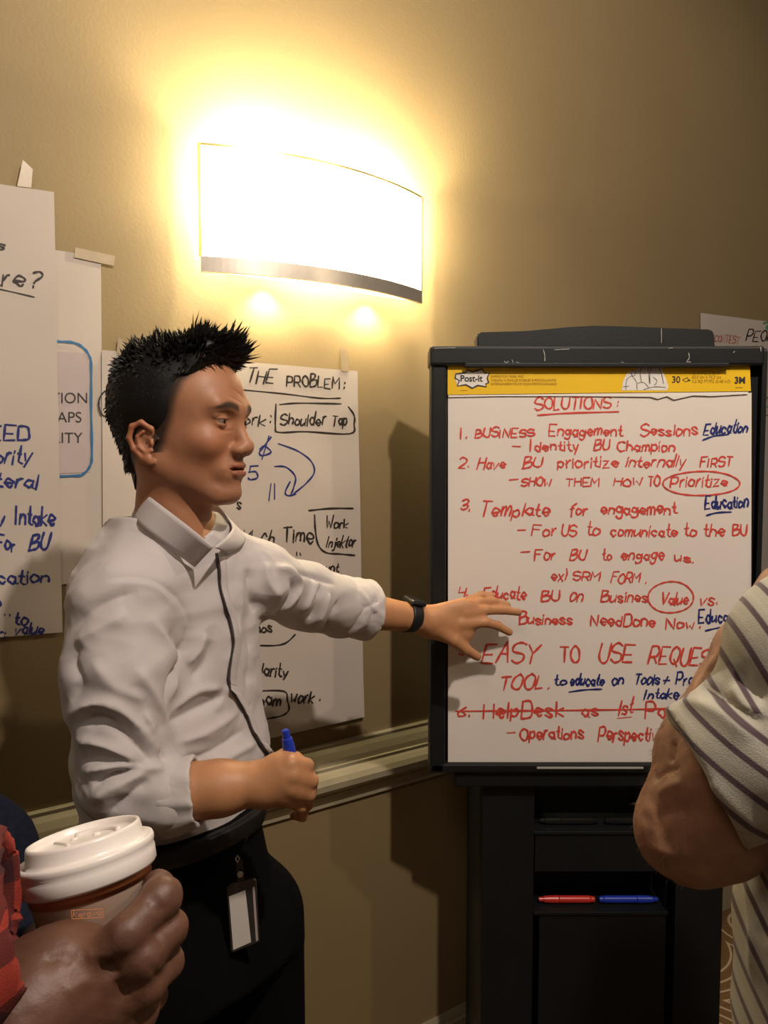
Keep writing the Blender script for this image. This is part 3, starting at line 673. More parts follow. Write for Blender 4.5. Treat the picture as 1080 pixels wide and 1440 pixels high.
mk(842, 925, zr, M['blue_plastic'], M['blue_plastic'], 'blue marker pen lying on the lower easel shelf')
mk(838, 757, za, M['black_plastic'], M['black_plastic'], 'glossy black marker pen at the left of the upper easel shelf')
bk = mk(848, 930, za, M['black_plastic'], M['black_plastic'], 'black marker pen with white lettering, nearest the elbow on the upper easel shelf')
LS = Sheet([(0, 0), (1, 0), (1, 1), (0, 1)], 0, 0, 0, 'flat', Ym-.0088); print_text('MARKER', LS, 870, W(0, 0, 1).z*0+1167, 5, M['print_white'], bk, 'lettering', bold=.02)

# ------------------------------------------------------------ presenter
HEAD_O = Vector((-.294, 1.10, 1.640)); yaw = math.radians(-16)
def head_sdf(nose=1.0):
    # local frame: x forward, y to the person's left, z up, origin between the ears at eye level
    fs = [ell((.000, 0, .022), (.088, .073, .078)), ell((.045, 0, .030), (.050, .062, .060)), ell((.040, 0, -.035), (.050, .060, .070)),
          ell((.0, 0, -.03), (.07, .062, .06))]
    f = U(fs, .025)
    more = [cone((.005, s*.052, -.058), (.068, s*.018, -.100), .018, .015) for s in (-1, 1)]
    more += [ell((.079, 0, -.098), (.016, .020, .015)), ell((.066, -.040, -.030), (.020, .020, .018)), ell((.066, .040, -.030), (.020, .020, .018))]
    more += [cone((.083, s*.040, .020), (.091, s*.010, .015), .010, .009) for s in (-1, 1)]
    f1 = U([f]+more, .018)
    f2 = SUB(f1, ell((.102, .033, .000), (.018, .018, .012)), .010); f2 = SUB(f2, ell((.102, -.033, .000), (.018, .018, .012)), .010)
    lids = [sphere((.0785, s*.0315, -.001), .0136) for s in (-1, 1)]
    n = [cone((.089, 0, .006), (.1045, 0, -.031), .0075, .0100), ell((.1065, 0, -.036), (.0100, .0110, .0092)), ell((.099, .0125, -.040), (.010, .0078, .0075)), ell((.099, -.0125, -.040), (.010, .0078, .0075))]
    mouth = [ell((.078, 0, -.066), (.021, .032, .023))]
    f3 = U([U([f2]+lids, .003)]+n, .009); f4 = U([f3]+mouth, .012)
    lips = [ell((.0950, 0, -.0605), (.0060, .019, .0045)), ell((.0955, 0, -.0715), (.0060, .019, .0058)), ell((.0845, .017, -.0655), (.006, .012, .0055)), ell((.0845, -.017, -.0655), (.006, .012, .0055))]
    f5 = U([f4]+lips, .004)
    f5 = SUB(f5, ell((.098, 0, -.0660), (.011, .029, .0013)), .0012)
    for s in (-1, 1):
        f5 = SUB(f5, ell((.1065, s*.0068, -.0465), (.0050, .0034, .0035)), .002)           # nostrils
        f5 = SUB(f5, ell((.0935, s*.0335, -.0012), (.0085, .0128, .0027), rotz(s*.35)), .0012)    # eye opening
        f5 = U([f5, cone((.0880, s*.019, .0075), (.0835, s*.044, .0060), .0034, .0028)], .005)     # upper lid fold
    # ears
    for s in (-1, 1):
        pts = [(.012, s*.074, -.010), (.010, s*.081, .006), (-.004, s*.086, .016), (-.018, s*.089, .010), (-.024, s*.089, -.008), (-.018, s*.086, -.026), (-.006, s*.081, -.040), (.006, s*.078, -.046)]
        rs = [.0035, .004, .0042, .0042, .004, .004, .005, .0055]
        E = lambda p: (p[0]*.85+.000, p[1]*.985, (p[2]+.015)*.84-.030)
        pts = [E(p) for p in pts]; rs = [r*.9 for r in rs]
        f5 = U([f5, U(chain(pts, rs), .003), ell(E((-.006, s*.078, -.016)), (.0145, .0045, .0235)), ell(E((.003, s*.081, -.042)), (.0065, .005, .0075))], .004)
        anti = [(-.002, s*.084, .002), (-.012, s*.0855, -.006), (-.010, s*.085, -.022), (.0, s*.082, -.031), (.010, s*.080, -.028)]
        anti = [E(p) for p in anti]
        f5 = U([f5, U(chain(anti, [.0026]*5), .002), ell(E((.010, s*.080, -.016)), (.0030, .004, .005))], .003)
        f5 = SUB(f5, ell(E((.001, s*.086, -.016)), (.0062, .006, .008)), .002)
    return f5
def rotz(a):
    c, s = math.cos(a), math.sin(a); return ((c, -s, 0), (s, c, 0), (0, 0, 1))
def to_local(P, O, a):
    q = P-np.array(O, np.float32); c, s = math.cos(a), math.sin(a)
    return np.stack([q[:, 0]*c+q[:, 1]*s, -q[:, 0]*s+q[:, 1]*c, q[:, 2]], 1)
def from_local(P, O, a):
    c, s = math.cos(a), math.sin(a)
    return np.stack([P[:, 0]*c-P[:, 1]*s, P[:, 0]*s+P[:, 1]*c, P[:, 2]], 1)+np.array(O)
hs = head_sdf()
neck = U([cone((-.004, 0, -.045), (-.014, 0, -.20), .050, .056), cone((-.02, .045, -.05), (.030, .012, -.17), .014, .013), cone((-.02, -.045, -.05), (.030, -.012, -.17), .014, .013)], .02)
head_full = U([hs, neck], .022)
HV, HF = surface(head_full, (-.115, -.10, -.20), (.130, .10, .125), .0016)
HV = smooth_verts(HV, HF, 1, .35)
SKIN = np.array((.385, .175, .092)); 
def lerp(a, b, t): return a*(1-t[:, None])+b*t[:, None]
def sstep(x, a, b): t = np.clip((x-a)/(b-a), 0, 1); return t*t*(3-2*t)
def face_colors(V, skin, brow=(.03, .018, .012), stub=.35):
    C = np.tile(skin, (len(V), 1)); x, y, z = V.T
    ay = np.abs(y)
    lip = (np.exp(-((z+.0655)/.0085)**4))*(ay < .024)*sstep(x, .090, .096)
    C = lerp(C, np.array(skin)*np.array((.72, .50, .55)), lip*.9)
    chk = np.exp(-((x-.075)**2+(ay-.045)**2+(z+.035)**2)/.0006); C = lerp(C, np.array(skin)*np.array((1.05, .80, .72)), chk*.5)
    st = np.exp(-((z+.052)/.006)**2)*(ay < .024)*(x > .085)+.7*np.exp(-((z+.095)/.018)**2)*(x > .03)
    C = lerp(C, np.array(skin)*.45, np.clip(st*stub*(1-lip), 0, 1))
    zb = .0180+.003*np.sin((ay-.015)/.03*math.pi)
    th = .0050*(1-sstep(ay, .034, .054)*.5)
    br = np.exp(-((z-zb)/th)**4)*sstep(ay, .010, .015)*(1-sstep(ay, .048, .056))*(x > .06)
    C = lerp(C, np.array(brow), np.clip(br, 0, 1)*.92)
    lid = np.exp(-((z-.0018)/.0014)**2)*(ay > .020)*(ay < .046)*(x > .083); C = lerp(C, np.array(skin)*.28, lid*.8)
    return C
HC = face_colors(HV, SKIN)
# ears and nose redder
HC = lerp(HC, SKIN*np.array((1.0, .78, .70)), np.clip((np.abs(HV[:, 1])-.078)/.008, 0, 1)*.6)
# cropped hair on the sides: a shadow of stubble colour fading to skin
hx, hy, hz = HV.T
HZ = [-.12, -.095, -.075, -.045, -.043, -.02, .0, .03, .05, .075, .09, .2]
HX = [-.2, -.054, -.042, -.022, .018, .026, .034, .043, .050, .072, .084, .12]
edge = np.interp(hz, HZ, HX)-hx
HC = lerp(HC, np.array((.02, .014, .011)), sstep(edge, -.006, .010)*((np.abs(hy) < .079) | (hz > .02))*.93)
HW = from_local(HV, HEAD_O, yaw)
HW = folds(HW, vnormals(HW, HF), bvh_of(HW, HF), [([(338, 640), (331, 650), (328, 662), (325, 672)], -.0011, .0035), ([(306, 600), (316, 606), (328, 605)], -.0012, .0022), ([(322, 545), (335, 552), (342, 560)], -.0007, .002), ([(320, 556), (332, 562), (341, 568)], -.0007, .002),
    ([(300, 690), (315, 680), (322, 665)], .0008, .008), ([(303, 588), (312, 585), (325, 586)], -.0008, .0016)])

def V3(p): return tuple(p)
def J(px, py, Y): return V3(W(px, py, Y))
# near (right) arm, far (left) arm with hands
nS, nE, nW = J(168, 872, 1.00), J(178, 1115, .955), J(368, 1101, .965)
arm_n = [cone(nS, nE, .045, .038), cone(nE, J(225, 1118, .955), .040, .042), cone(J(225, 1118, .955), J(310, 1108, .96), .042, .033), cone(J(310, 1108, .96), nW, .033, .0255)]
palm = [cone(nW, J(402, 1090, .965), .025, .028), cone(J(375, 1108, .962), J(414, 1108, .966), .023, .022), ell(W(400, 1090, .962), (.026, .020, .029))]
def finger(pts, r, k=.003): return U(chain([J(*p) for p in pts], [r*1.0, r*.96, r*.88, r*.76][:len(pts)]), k)
fing_n = [finger([(410, 1074, .952), (431, 1077, .966), (434, 1093, .990), (418, 1096, .998)], .0098),
          finger([(413, 1091, .947), (437, 1098, .963), (436, 1112, .988), (420, 1112, .995)], .0102),
          finger([(410, 1108, .947), (434, 1117, .963), (432, 1130, .985), (418, 1128, .992)], .0096),
          finger([(400, 1121, .952), (423, 1134, .966), (425, 1147, .982), (414, 1146, .988)], .0084),
          finger([(384, 1072, .972), (398, 1064, .986), (416, 1067, .992), (428, 1074, .992)], .0100)]
fN = U([U(arm_n+palm, .014)]+fing_n, .0055)
ANV, ANF = surface(fN, (-.42, .88, 1.06), (-.07, 1.07, 1.46), .0022); 
fS, fE, fW = J(372, 822, 1.20), J(440, 846, 1.36), J(578, 868, 1.475)
arm_f = [cone(fS, fE, .045, .040), cone(fE, J(500, 858, 1.41), .041, .037), cone(J(500, 858, 1.41), fW, .037, .0262), cone(fW, J(600, 873, 1.49), .0255, .026)]
palm_f = [fcone(J(602, 873, 1.49), J(650, 868, 1.515), .030, .040, (.15, -1, -.1), .48), fcone(J(615, 880, 1.49), J(648, 893, 1.505), .026, .022, (.15, -1, -.2), .62)]
def ff(pts, rs): return U(chain([J(*p) for p in pts], rs), .003)
fing_f = [ff([(640, 856, 1.528), (660, 844, 1.550), (676, 837, 1.562), (690, 837, 1.566)], [.0098, .0088, .0080, .0072]),            # little
          ff([(648, 857, 1.518), (674, 846, 1.538), (694, 846, 1.552), (713, 851, 1.560)], [.0108, .0094, .0086, .0075]),                # ring
          ff([(654, 864, 1.508), (684, 858, 1.526), (706, 858, 1.542), (729, 861, 1.552)], [.0114, .0098, .0088, .0075]),                # middle
          ff([(648, 877, 1.500), (682, 875, 1.512), (700, 880, 1.525), (716, 889, 1.534)], [.0118, .0100, .0090, .0076]),                # index
          ff([(618, 886, 1.49), (638, 900, 1.492), (656, 914, 1.502), (671, 923, 1.512)], [.0150, .0125, .0106, .0088])]                # thumb
fF = U([U([U(arm_f, .012)]+palm_f, .012)]+fing_f, .007)
AFV, AFF = surface(fF, (-.26, 1.12, 1.18), (.29, 1.60, 1.50), .0024)
person = empty('person', (-.27, 1.14, 0), 'man with spiky black hair in a pale grey rolled-sleeve shirt, pointing at the chart pad', 'person')
TV, TF = surface(U([cone((-.30, 1.12, 1.46), (-.31, 1.12, 1.15), .07, .10)], .01), (-.45, .98, 1.0), (-.15, 1.26, 1.56), .012)
BV, BF = merge([(HW, HF), (ANV, ANF), (AFV, AFF), (TV, TF)])
armC = np.tile(np.array((.47, .225, .105)), (len(ANV)+len(AFV)+len(TV), 1))
np_obj('body', BV, BF, M['skin'], person, np.concatenate([HC, armC]))
# eyes
for s in (-1, 1):
    for nm, c, r, m_ in (('eyeball', (.0785, s*.0315, -.001), .0126, M['eye_white']), ('iris', (.0855, s*.0310, -.0010), .0064, M['iris'])):
        bm = bmesh.new(); c_ = from_local(np.array([c]), HEAD_O, yaw)[0]; bmesh.ops.create_icosphere(bm, subdivisions=3, radius=r, matrix=Matrix.Translation(Vector(c_)))
        bm_obj(nm, bm, m_, person, True)
# hair
def hair_f(P):
    x, y, z = P.T
    th = np.interp(z, [-.09, -.04, .0, .04, .07, .11], [.003, .005, .0055, .007, .012, .016])+np.interp(x, [-.1, -.05, .0], [.008, .005, 0])*(z > -.07)
    c = np.minimum(ell((.000, 0, .022), (.088, .073, .078))(P), ell((.045, 0, .030), (.050, .062, .060))(P))
    c = smin(c, cone((-.012, 0, -.02), (-.012, 0, -.12), .056, .049)(P), .02)
    c = smin(c, ell((.050, 0, .089), (.034, .042, .014))(P), .012)
    e = x-np.interp(z, HZ, HX)-.0012*np.sin(y*230)
    th = th*sstep(-e, -.001, np.where(z > .06, .008, .026))-.0006
    d = c-th
    d = np.maximum(d, e)
    ear = ell((-.004, 0, -.027), (.018, .2, .024))(P)
    d = np.maximum(d, -np.where(np.abs(y) > .05, ear, 1))
    return d.astype(np.float32)
GV, GF = surface(hair_f, (-.125, -.10, -.10), (.115, .10, .135), .0022)
GN = vnormals(GV, GF)
hairroot = np_obj('hair', from_local(GV, HEAD_O, yaw), GF, M['hair'], person)
bm = bmesh.new()
cand = np.where((GV[:, 2] > .03) & (GN[:, 2] > .05) | ((GV[:, 0] > .045) & (GV[:, 2] > .078)) | ((GV[:, 0] < -.04) & (GV[:, 2] > -.07) & (GN[:, 0] < -.2)))[0]
for i in rng.choice(cand, min(2700, len(cand)), replace=False):
    p = GV[i]; n = GN[i]; top = min(1, max(0, (p[2]-.055)/.04)); front = min(1, max(0, (p[0]-.0)/.06)); lump = .5+.5*noise.noise(Vector(p)*55)*1.8
    L = (.0045+.010*top+.013*top*front)*max(.25, lump)*rng.uniform(.7, 1.3)*1.25
    d = Vector(n)*(.25+.4*top)+Vector((-.15+.55*front*top-.55*(1-top)*0, .25*noise.noise(Vector(p)*40+Vector((9, 0, 0)))*2, .8*top-.9*(1-top)))+Vector(rng.normal(size=3)*.16); d.normalize()
    side = Vector((rng.normal(), rng.normal(), 0))*.002*top
    ln = from_local(np.array([p-n*.003, p+np.array(d)*L*.55, p+np.array(d)*L+np.array(side)+np.array((.002*front*top, 0, -.0015*(1-top)))]), HEAD_O, yaw)
    r0 = rng.uniform(.0012, .0030)*(.5+.6*top)
    t = (Vector(ln[2])-Vector(ln[0])).normalized(); u = t.orthogonal().normalized(); v = t.cross(u)
    A = [bm.verts.new(Vector(ln[0])+(u*math.cos(q)+v*math.sin(q))*r0) for q in (0, 2.09, 4.19)]; B = [bm.verts.new(Vector(ln[1])+(u*math.cos(q)+v*math.sin(q))*r0*.7) for q in (0, 2.09, 4.19)]; T = bm.verts.new(ln[2])
    for j in range(3):
        bm.faces.new((A[j], A[(j+1) % 3], B[(j+1) % 3], B[j])); bm.faces.new((B[j], B[(j+1) % 3], T))
tag(bm_obj('hair_tufts', bm, M['hair'], person), kind='stuff')

# shirt
FACE = (.766, -.643); CX, CY = -.330, 1.12
tors = profile_body([(1.04, .126, .098, .0, 0), (1.085, .131, .102, .0, 0), (1.11, .138, .112, .006, 0), (1.15, .143, .117, .010, 0), (1.20, .142, .112, .006, 0), (1.30, .138, .108, .002, 0), (1.38, .140, .106, .0, 0), (1.43, .135, .094, -.004, 0), (1.465, .110, .080, -.01, 0), (1.49, .082, .072, -.008, 0), (1.515, .068, .066, -.004, 0), (1.53, .062, .062, 0, 0)], CX+.012, CY, FACE, 1.045, 1.505)
shl = [cone((-.300, 1.10, 1.462), J(172, 842, 1.00), .050, .058), cone((-.29, 1.13, 1.462), J(368, 812, 1.19), .050, .052)]
slv_n = [cone(J(166, 856, 1.00), J(164, 950, .975), .060, .066), cone(J(164, 950, .975), J(176, 1088, .955), .064, .056), cone(J(178, 1095, .955), J(235, 1116, .955), .055, .047)]
slv_f = [cone(J(368, 815, 1.19), J(425, 838, 1.30), .052, .056), cone(J(425, 838, 1.30), J(470, 850, 1.37), .056, .054)]
sh = U([U([tors]+shl, .035)]+[U(slv_n, .02)], .022); sh = U([sh, U(slv_f, .02)], .025)
def wob(P):
    d = sh(P); x, y, z = P.T
    return d+.0022*np.sin(38*x+22*z+1.2)*np.sin(31*z-17*x+9*y)+.0012*np.sin(90*z+50*x)*np.sin(70*x-40*z)
neckcut = lambda P: cone((HEAD_O.x-.010, 1.10, 1.46), (HEAD_O.x-.008, 1.095, 1.6), .056, .064)(P)
SV, SF = surface(SUB(wob, neckcut, .004), (-.48, .84, 1.03), (.0, 1.46, 1.56), .0029)
SV = smooth_verts(SV, SF, 1, .5); SN = vnormals(SV, SF); sb = bvh_of(SV, SF)
A_ = .0065
SV = folds(SV, SN, sb, [
 ([(150, 815), (190, 812), (225, 822), (255, 850), (268, 885)], -.0025, .005), ([(154, 822), (190, 820), (220, 829), (248, 858)], .002, .006),
 ([(98, 885), (125, 862), (160, 842), (195, 832)], -A_, .014), ([(105, 905), (140, 885), (180, 862)], A_*.9, .013),
 ([(265, 880), (258, 915), (243, 950), (232, 990)], -A_*1.2, .011), ([(235, 890), (250, 905), (258, 925)], -A_, .009), ([(205, 870), (235, 905), (248, 945), (238, 985)], A_*.8, .014),
 ([(115, 905), (105, 930), (112, 960), (100, 990)], -A_*.8, .010), ([(130, 930), (160, 965), (205, 985)], A_*.7, .012), ([(190, 940), (215, 975), (232, 1015)], A_*.8, .010),
 ([(98, 1005), (135, 988), (175, 1003), (215, 1050)], A_*1.4, .010), ([(105, 1022), (145, 1010), (180, 1035), (215, 1072)], -A_*1.3, .010), ([(108, 1040), (150, 1050), (200, 1078)], A_*1.2, .009), ([(115, 1068), (165, 1068), (215, 1080)], -A_*1.1, .009),
 ([(120, 1085), (170, 1078), (230, 1082)], A_*1.3, .008), ([(128, 1105), (160, 1088), (205, 1078)], -A_*1.3, .009), ([(130, 1125), (165, 1105), (205, 1085)], A_*1.1, .009), ([(150, 1150), (180, 1120), (210, 1095)], -A_, .009), ([(215, 1020), (225, 1050), (232, 1075)], -A_, .008), ([(200, 1000), (215, 1030), (225, 1062)], A_, .007),
 ([(240, 1000), (275, 972), (312, 968)], A_*1.1, .010), ([(235, 1018), (280, 995), (322, 975)], -A_*1.1, .012), ([(245, 1045), (290, 1030), (335, 1000)], A_*1.0, .012), ([(255, 1075), (300, 1055), (345, 1025)], -A_*.9, .012), ([(290, 1080), (330, 1060), (358, 1045)], A_*.9, .010),
 ([(262, 935), (280, 915), (290, 890)], A_*.8, .010), ([(268, 955), (290, 930), (298, 900)], -A_*.8, .010), ([(330, 800), (338, 850), (332, 900), (325, 935)], A_*.6, .012), ([(345, 860), (350, 920), (345, 980)], -A_*.5, .012), ([(300, 1000), (318, 975), (322, 965)], A_*.7, .009),
 ([(350, 800), (352, 835), (360, 862)], -A_*1.2, .010), ([(372, 790), (378, 820), (395, 838)], A_, .010), ([(362, 872), (390, 862), (412, 835), (408, 812)], -A_*1.2, .009), ([(375, 868), (405, 852), (425, 822)], A_*1.1, .008),
 ([(385, 800), (405, 802), (425, 818)], A_, .008), ([(425, 860), (438, 835), (442, 815)], A_*1.1, .006), ([(434, 872), (447, 850), (452, 822)], -A_*1.2, .007), ([(446, 875), (456, 855), (462, 835)], A_*1.1, .006), ([(455, 885), (466, 866), (474, 845)], -A_*1.0, .006), ([(400, 885), (430, 892), (465, 895)], -A_*.6, .010), ([(415, 805), (440, 812), (470, 822)], -A_*.8, .007)])
def crinkle(V, N, amp, f1=9, seed=0):
    # cloth creases: ridged noise, stronger where the cloth bunches at the elbows and waist
    D = np.empty(len(V))
    for i, v in enumerate(V):
        p = Vector((v[0]*f1, v[1]*f1, v[2]*f1*1.5+seed)); q = Vector((noise.noise(p*.6), noise.noise(p*.6+Vector((7, 0, 0))), 0))
        D[i] = (1-abs(noise.noise(p+q*1.2))*3.2)+.45*(1-abs(noise.noise(p*2.3+q*2))*3)
    return V+N*(amp*np.clip(D, -1.2, 1.4))[:, None]
SN = vnormals(SV, SF); SV = crinkle(SV, SN, .0016)
shirt = np_obj('shirt', SV, SF, M['shirt'], person); sb = bvh_of(SV, SF)
def cuff(name, a, b, r0, r1, inner, lo, hi, parent, h=.0025, wav=.002):
    a = np.array(a, np.float32); b = np.array(b, np.float32); d = (b-a); L = np.linalg.norm(d); d /= L
    def f(P):
        q = P-a; t = q@d; rad = np.linalg.norm(q-t[:, None]*d, axis=1)
        ang = np.arctan2(q[:, 2], q[:, 1]+q[:, 0]*.3)
        R = r0+(r1-r0)*np.clip(t/L, 0, 1)+wav*np.sin(ang*3+t*60)+wav*.5*np.sin(ang*7+1)
        out = np.maximum(np.maximum(rad-R, -t), t-L)
        return -smin(-out, (rad-R+.005+np.where(t < L-.030, .05, 0)).astype(np.float32), .002)
    V, Fc = surface(f, lo, hi, h); V = smooth_verts(V, Fc, 1, .5); V = crinkle(V, vnormals(V, Fc), .0012, 16, 3); return np_obj(name, smooth_verts(V, Fc, 2, .5), Fc, M['shirt'], parent)
cuff('rolled_cuff', J(222, 1122, .955), J(279, 1112, .958), .0475, .0440, 0, (-.36, .87, 1.08), (-.20, 1.03, 1.26), shirt)
cuff('rolled_cuff', J(470, 850, 1.38), J(517, 857, 1.425), .056, .0575, 0, (-.13, 1.27, 1.2), (.03, 1.50, 1.42), shirt)
# collar
def loft(name, U_, L_, m_, parent, th=.0022, n=5):
    U2, L2 = catmull([Vector(J(*p)) for p in U_], n), catmull([(hit(sb, p[0], p[1])[0]+hit(sb, p[0], p[1])[1]*p[3]) if len(p) > 3 and hit(sb, p[0], p[1])[0] else Vector(J(*p[:3])) for p in L_], n); V = []
    k_ = 6
    for a, b in zip(U2, L2):
        for j in range(k_+1):
            t = j/k_; V.append(a*(1-t)+b*t)
    Fc = [(i*(k_+1)+j, i*(k_+1)+j+1, (i+1)*(k_+1)+j+1, (i+1)*(k_+1)+j) for i in range(len(U2)-1) for j in range(k_)]
    o = mesh_obj(name, V, Fc, m_, parent, True); md = o.modifiers.new('thick', 'SOLIDIFY'); md.thickness = th; md.offset = 0; return o
loft('collar', [(232, 682, 1.19), (206, 686, 1.15), (200, 690, 1.09), (222, 707, 1.035), (262, 738, 1.005), (300, 770, .998)], [(222, 715, 1.21), (190, 722, 1.16), (188, 728, 1.09), (200, 745, 1.015, .006), (236, 775, .972, .007), (270, 798, .962, .006)], M['shirt'], shirt)
loft('collar', [(268, 690, 1.19), (300, 705, 1.165), (326, 738, 1.12), (318, 755, 1.06), (301, 770, 1.00)], [(268, 715, 1.21), (310, 725, 1.19), (341, 750, 1.15), (338, 770, 1.09, .006), (318, 780, 1.00, .006)], M['shirt'], shirt)
# placket: an overlapping front edge
pl = []
for p in catmull([(303, 778, 0), (306, 800, 0), (308, 830, 0), (320, 870, 0), (326, 905, 0), (320, 945, 0), (322, 965, 0), (342, 1003, 0), (356, 1035, 0), (376, 1064, 0)], 7):
    h1 = hit(sb, p.x, p.y); h2 = hit(sb, p.x+15, p.y+2)
    if h1[0] is None: continue
    b_ = h2[0] if h2[0] is not None and (h2[0]-h1[0]).length < .05 else h1[0]+Vector((.012, .008, 0))
    pl.append((h1[0], h1[1], b_))
V = []; Fc = []
for a, n, b in pl: V += [a+n*.0075, a+(b-a)*.3+n*.0062, a+(b-a)*.65+n*.0035, b-n*.001, a-n*.002+(b-a)*.06]
for i in range(len(pl)-1):
    for j in range(3): Fc.append((i*5+j, i*5+j+1, i*5+j+6, i*5+j+5))
    Fc.append((i*5+4, i*5, i*5+5, i*5+9))
mesh_obj('placket', V, Fc, M['shirt'], shirt, False)
V = []  # dark strip in place of the shade under the placket edge
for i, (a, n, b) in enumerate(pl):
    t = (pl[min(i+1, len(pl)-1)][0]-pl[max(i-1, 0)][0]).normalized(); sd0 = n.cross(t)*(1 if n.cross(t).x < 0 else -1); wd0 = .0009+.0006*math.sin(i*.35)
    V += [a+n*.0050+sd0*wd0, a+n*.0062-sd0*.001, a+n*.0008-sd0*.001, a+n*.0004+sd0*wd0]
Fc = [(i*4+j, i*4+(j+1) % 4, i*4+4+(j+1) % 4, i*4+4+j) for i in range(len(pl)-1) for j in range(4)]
tag(mesh_obj('placket_shade', V, Fc, mat('painted_gap_shade', (.045, .035, .032), .8), shirt), 'dark strip painting the shade in the shirt front gap')
# trousers, belt, shoes
def leg(s):
    S_ = Vector((.643, .766, 0))*s*.085; c = Vector((-.285, 1.12, 0))+S_
    return [cone((c.x+.012, c.y, .86), (c.x+.035, c.y-.01, .50), .090, .070), cone((c.x+.035, c.y-.01, .50), (c.x+.005, c.y, .09), .070, .060)]
pt = profile_body([(.80, .165, .132, .038, 0), (.88, .158, .122, .024, 0), (.96, .146, .112, .004, 0), (1.02, .136, .106, .000, 0), (1.07, .133, .105, .002, 0), (1.13, .134, .106, 0, 0)], CX+.016, CY, FACE, .84, 1.068)
PV, PF = surface(U([pt]+leg(1)+leg(-1), .03), (-.56, .86, .06), (-.05, 1.38, 1.12), .006)
tag(np_obj('trousers', PV, PF, M['trousers'], person), 'black trousers'); pb = bvh_of(PV, PF)
bt = profile_body([(1.05, .141, .1125, .003, 0), (1.09, .138, .1095, .002, 0)], CX+.016, CY, FACE, 1.038, 1.066)
QV, QF = surface(bt, (-.50, .95, 1.028), (-.1, 1.3, 1.09), .004); np_obj('belt', QV, QF, M['leather'], person)
for s in (-1, 1):
    S_ = Vector((.643, .766, 0))*s*.085; c = Vector((-.285, 1.12, 0))+S_
    KV, KF = surface(U([ell((c.x+.0, c.y, .045), (.05, .045, .045)), cone((c.x+.03, c.y-.02, .035), (c.x+.14, c.y-.11, .028), .036, .030)], .03), (c.x-.08, c.y-.2, 0), (c.x+.2, c.y+.09, .12), .006)
    KV[:, 2] = np.maximum(KV[:, 2], .001); np_obj('shoe', KV, KF, M['leather'], person)

# marker in his hand
marker(J(424, 1140, .978), J(401, 1026, .968), M['blue_plastic'], M['blue_plastic'], 'blue marker pen held upright in the pointing man\'s right hand', .0078, .30)
# watch
wa, wb = Vector(J(562, 864, 1.462)), Vector(J(592, 869, 1.482)); ax = (Vector(fW)-Vector(J(500, 858, 1.41))).normalized(); cw = Vector(J(577, 867, 1.4745))
watch = empty('wristwatch', cw, 'black smart watch with rubber strap on the pointing arm', 'watch')
Mw = Matrix.Translation(cw-ax*.011) @ ax.to_track_quat('Z', 'Y').to_matrix().to_4x4()
bm = bmesh.new(); add_lathe(bm, [(.0262, -.001), (.0312, -.001), (.0314, .003), (.0302, .019), (.0296, .023), (.0262, .023), (.0262, -.001)], Mw, 48, False); bm_obj('strap', bm, M['watch'], watch, True)
up = Vector((-.05, -.25, 1)); up = (up-ax*up.dot(ax)).normalized(); sd = ax.cross(up)
Mc = Matrix(((ax.x, sd.x, up.x, cw.x), (ax.y, sd.y, up.y, cw.y), (ax.z, sd.z, up.z, cw.z), (0, 0, 0, 1)))
bm = bmesh.new(); add_box(bm, (-.017, -.019, .0270), (.017, .019, .0360), Mc, .0035, 3); bm_obj('case', bm, M['watch'], watch, True)
bm = bmesh.new(); add_box(bm, (-.015, -.017, .0357), (.015, .017, .0372), Mc, .0006, 2); bm_obj('display', bm, M['watch_glass'], watch, True)
bm = bmesh.new(); add_box(bm, (.0168, -.010, .028), (.0185, -.004, .032), Mc, .0005, 1); bm_obj('crown', bm, M['steel'], watch)
# badge hanging from the belt
Yb = min(h[0].y for h in (hit(pb, x_, y_) for x_ in (322, 340, 362) for y_ in (1215, 1250, 1290, 1335)) if h[0])-.006
def BQ(x, y, d=0): return W(x, y, Yb-d)
badge = empty('badge', BQ(340, 1285), 'clear plastic badge holder with a blank white card hanging at the man\'s hip', 'badge')
def plate(name, c, d0, d1, m_, parent=badge):
    A = [BQ(x, y, d1) for x, y in c]; B = [p+Vector((0, d1-d0, 0)) for p in A]; n = len(c)
    return mesh_obj(name, A+B, [tuple(range(n)), tuple(range(2*n-1, n-1, -1))]+[(i, i+n, (i+1) % n+n, (i+1) % n) for i in range(n)], m_, parent)
plate('holder', [(319, 1249), (324, 1243), (357, 1236), (360, 1239), (365, 1323), (362, 1325), (328, 1339), (325, 1337)], 0, .003, M['clear'])
plate('card', [(322, 1261), (345, 1252), (353, 1325), (328, 1336)], .003, .0036, M['print_white'])
plate('card', [(355, 1248), (358, 1247), (363, 1322), (360, 1324)], .003, .0036, M['inset'])
plate('strap', [(332, 1212), (340, 1210), (343, 1240), (334, 1243)], -.001, .002, M['black_plastic'])
bm = bmesh.new(); add_lathe(bm, [(.0035, 0), (.0045, .001), (.0035, .003)], Matrix.Translation(BQ(338, 1229, .004)) @ Matrix.Rotation(math.pi/2, 4, 'X'), 14); bm_obj('snap', bm, M['steel'], badge)
bm = bmesh.new(); add_tube(bm, [BQ(334, 1203, .003), BQ(337, 1208, .004), BQ(334, 1213, .004), BQ(331, 1208, .003), BQ(334, 1203, .003)], .0010, 6); bm_obj('ring', bm, M['steel'], badge)
bm = bmesh.new(); add_tube(bm, [hit(pb, 352, 1165)[0]+Vector((0, -.004, 0)) if hit(pb, 352, 1165)[0] else BQ(352, 1165), BQ(345, 1185, .0), BQ(335, 1204, .002)], .0008, 5); bm_obj('cord', bm, M['black_plastic'], badge)

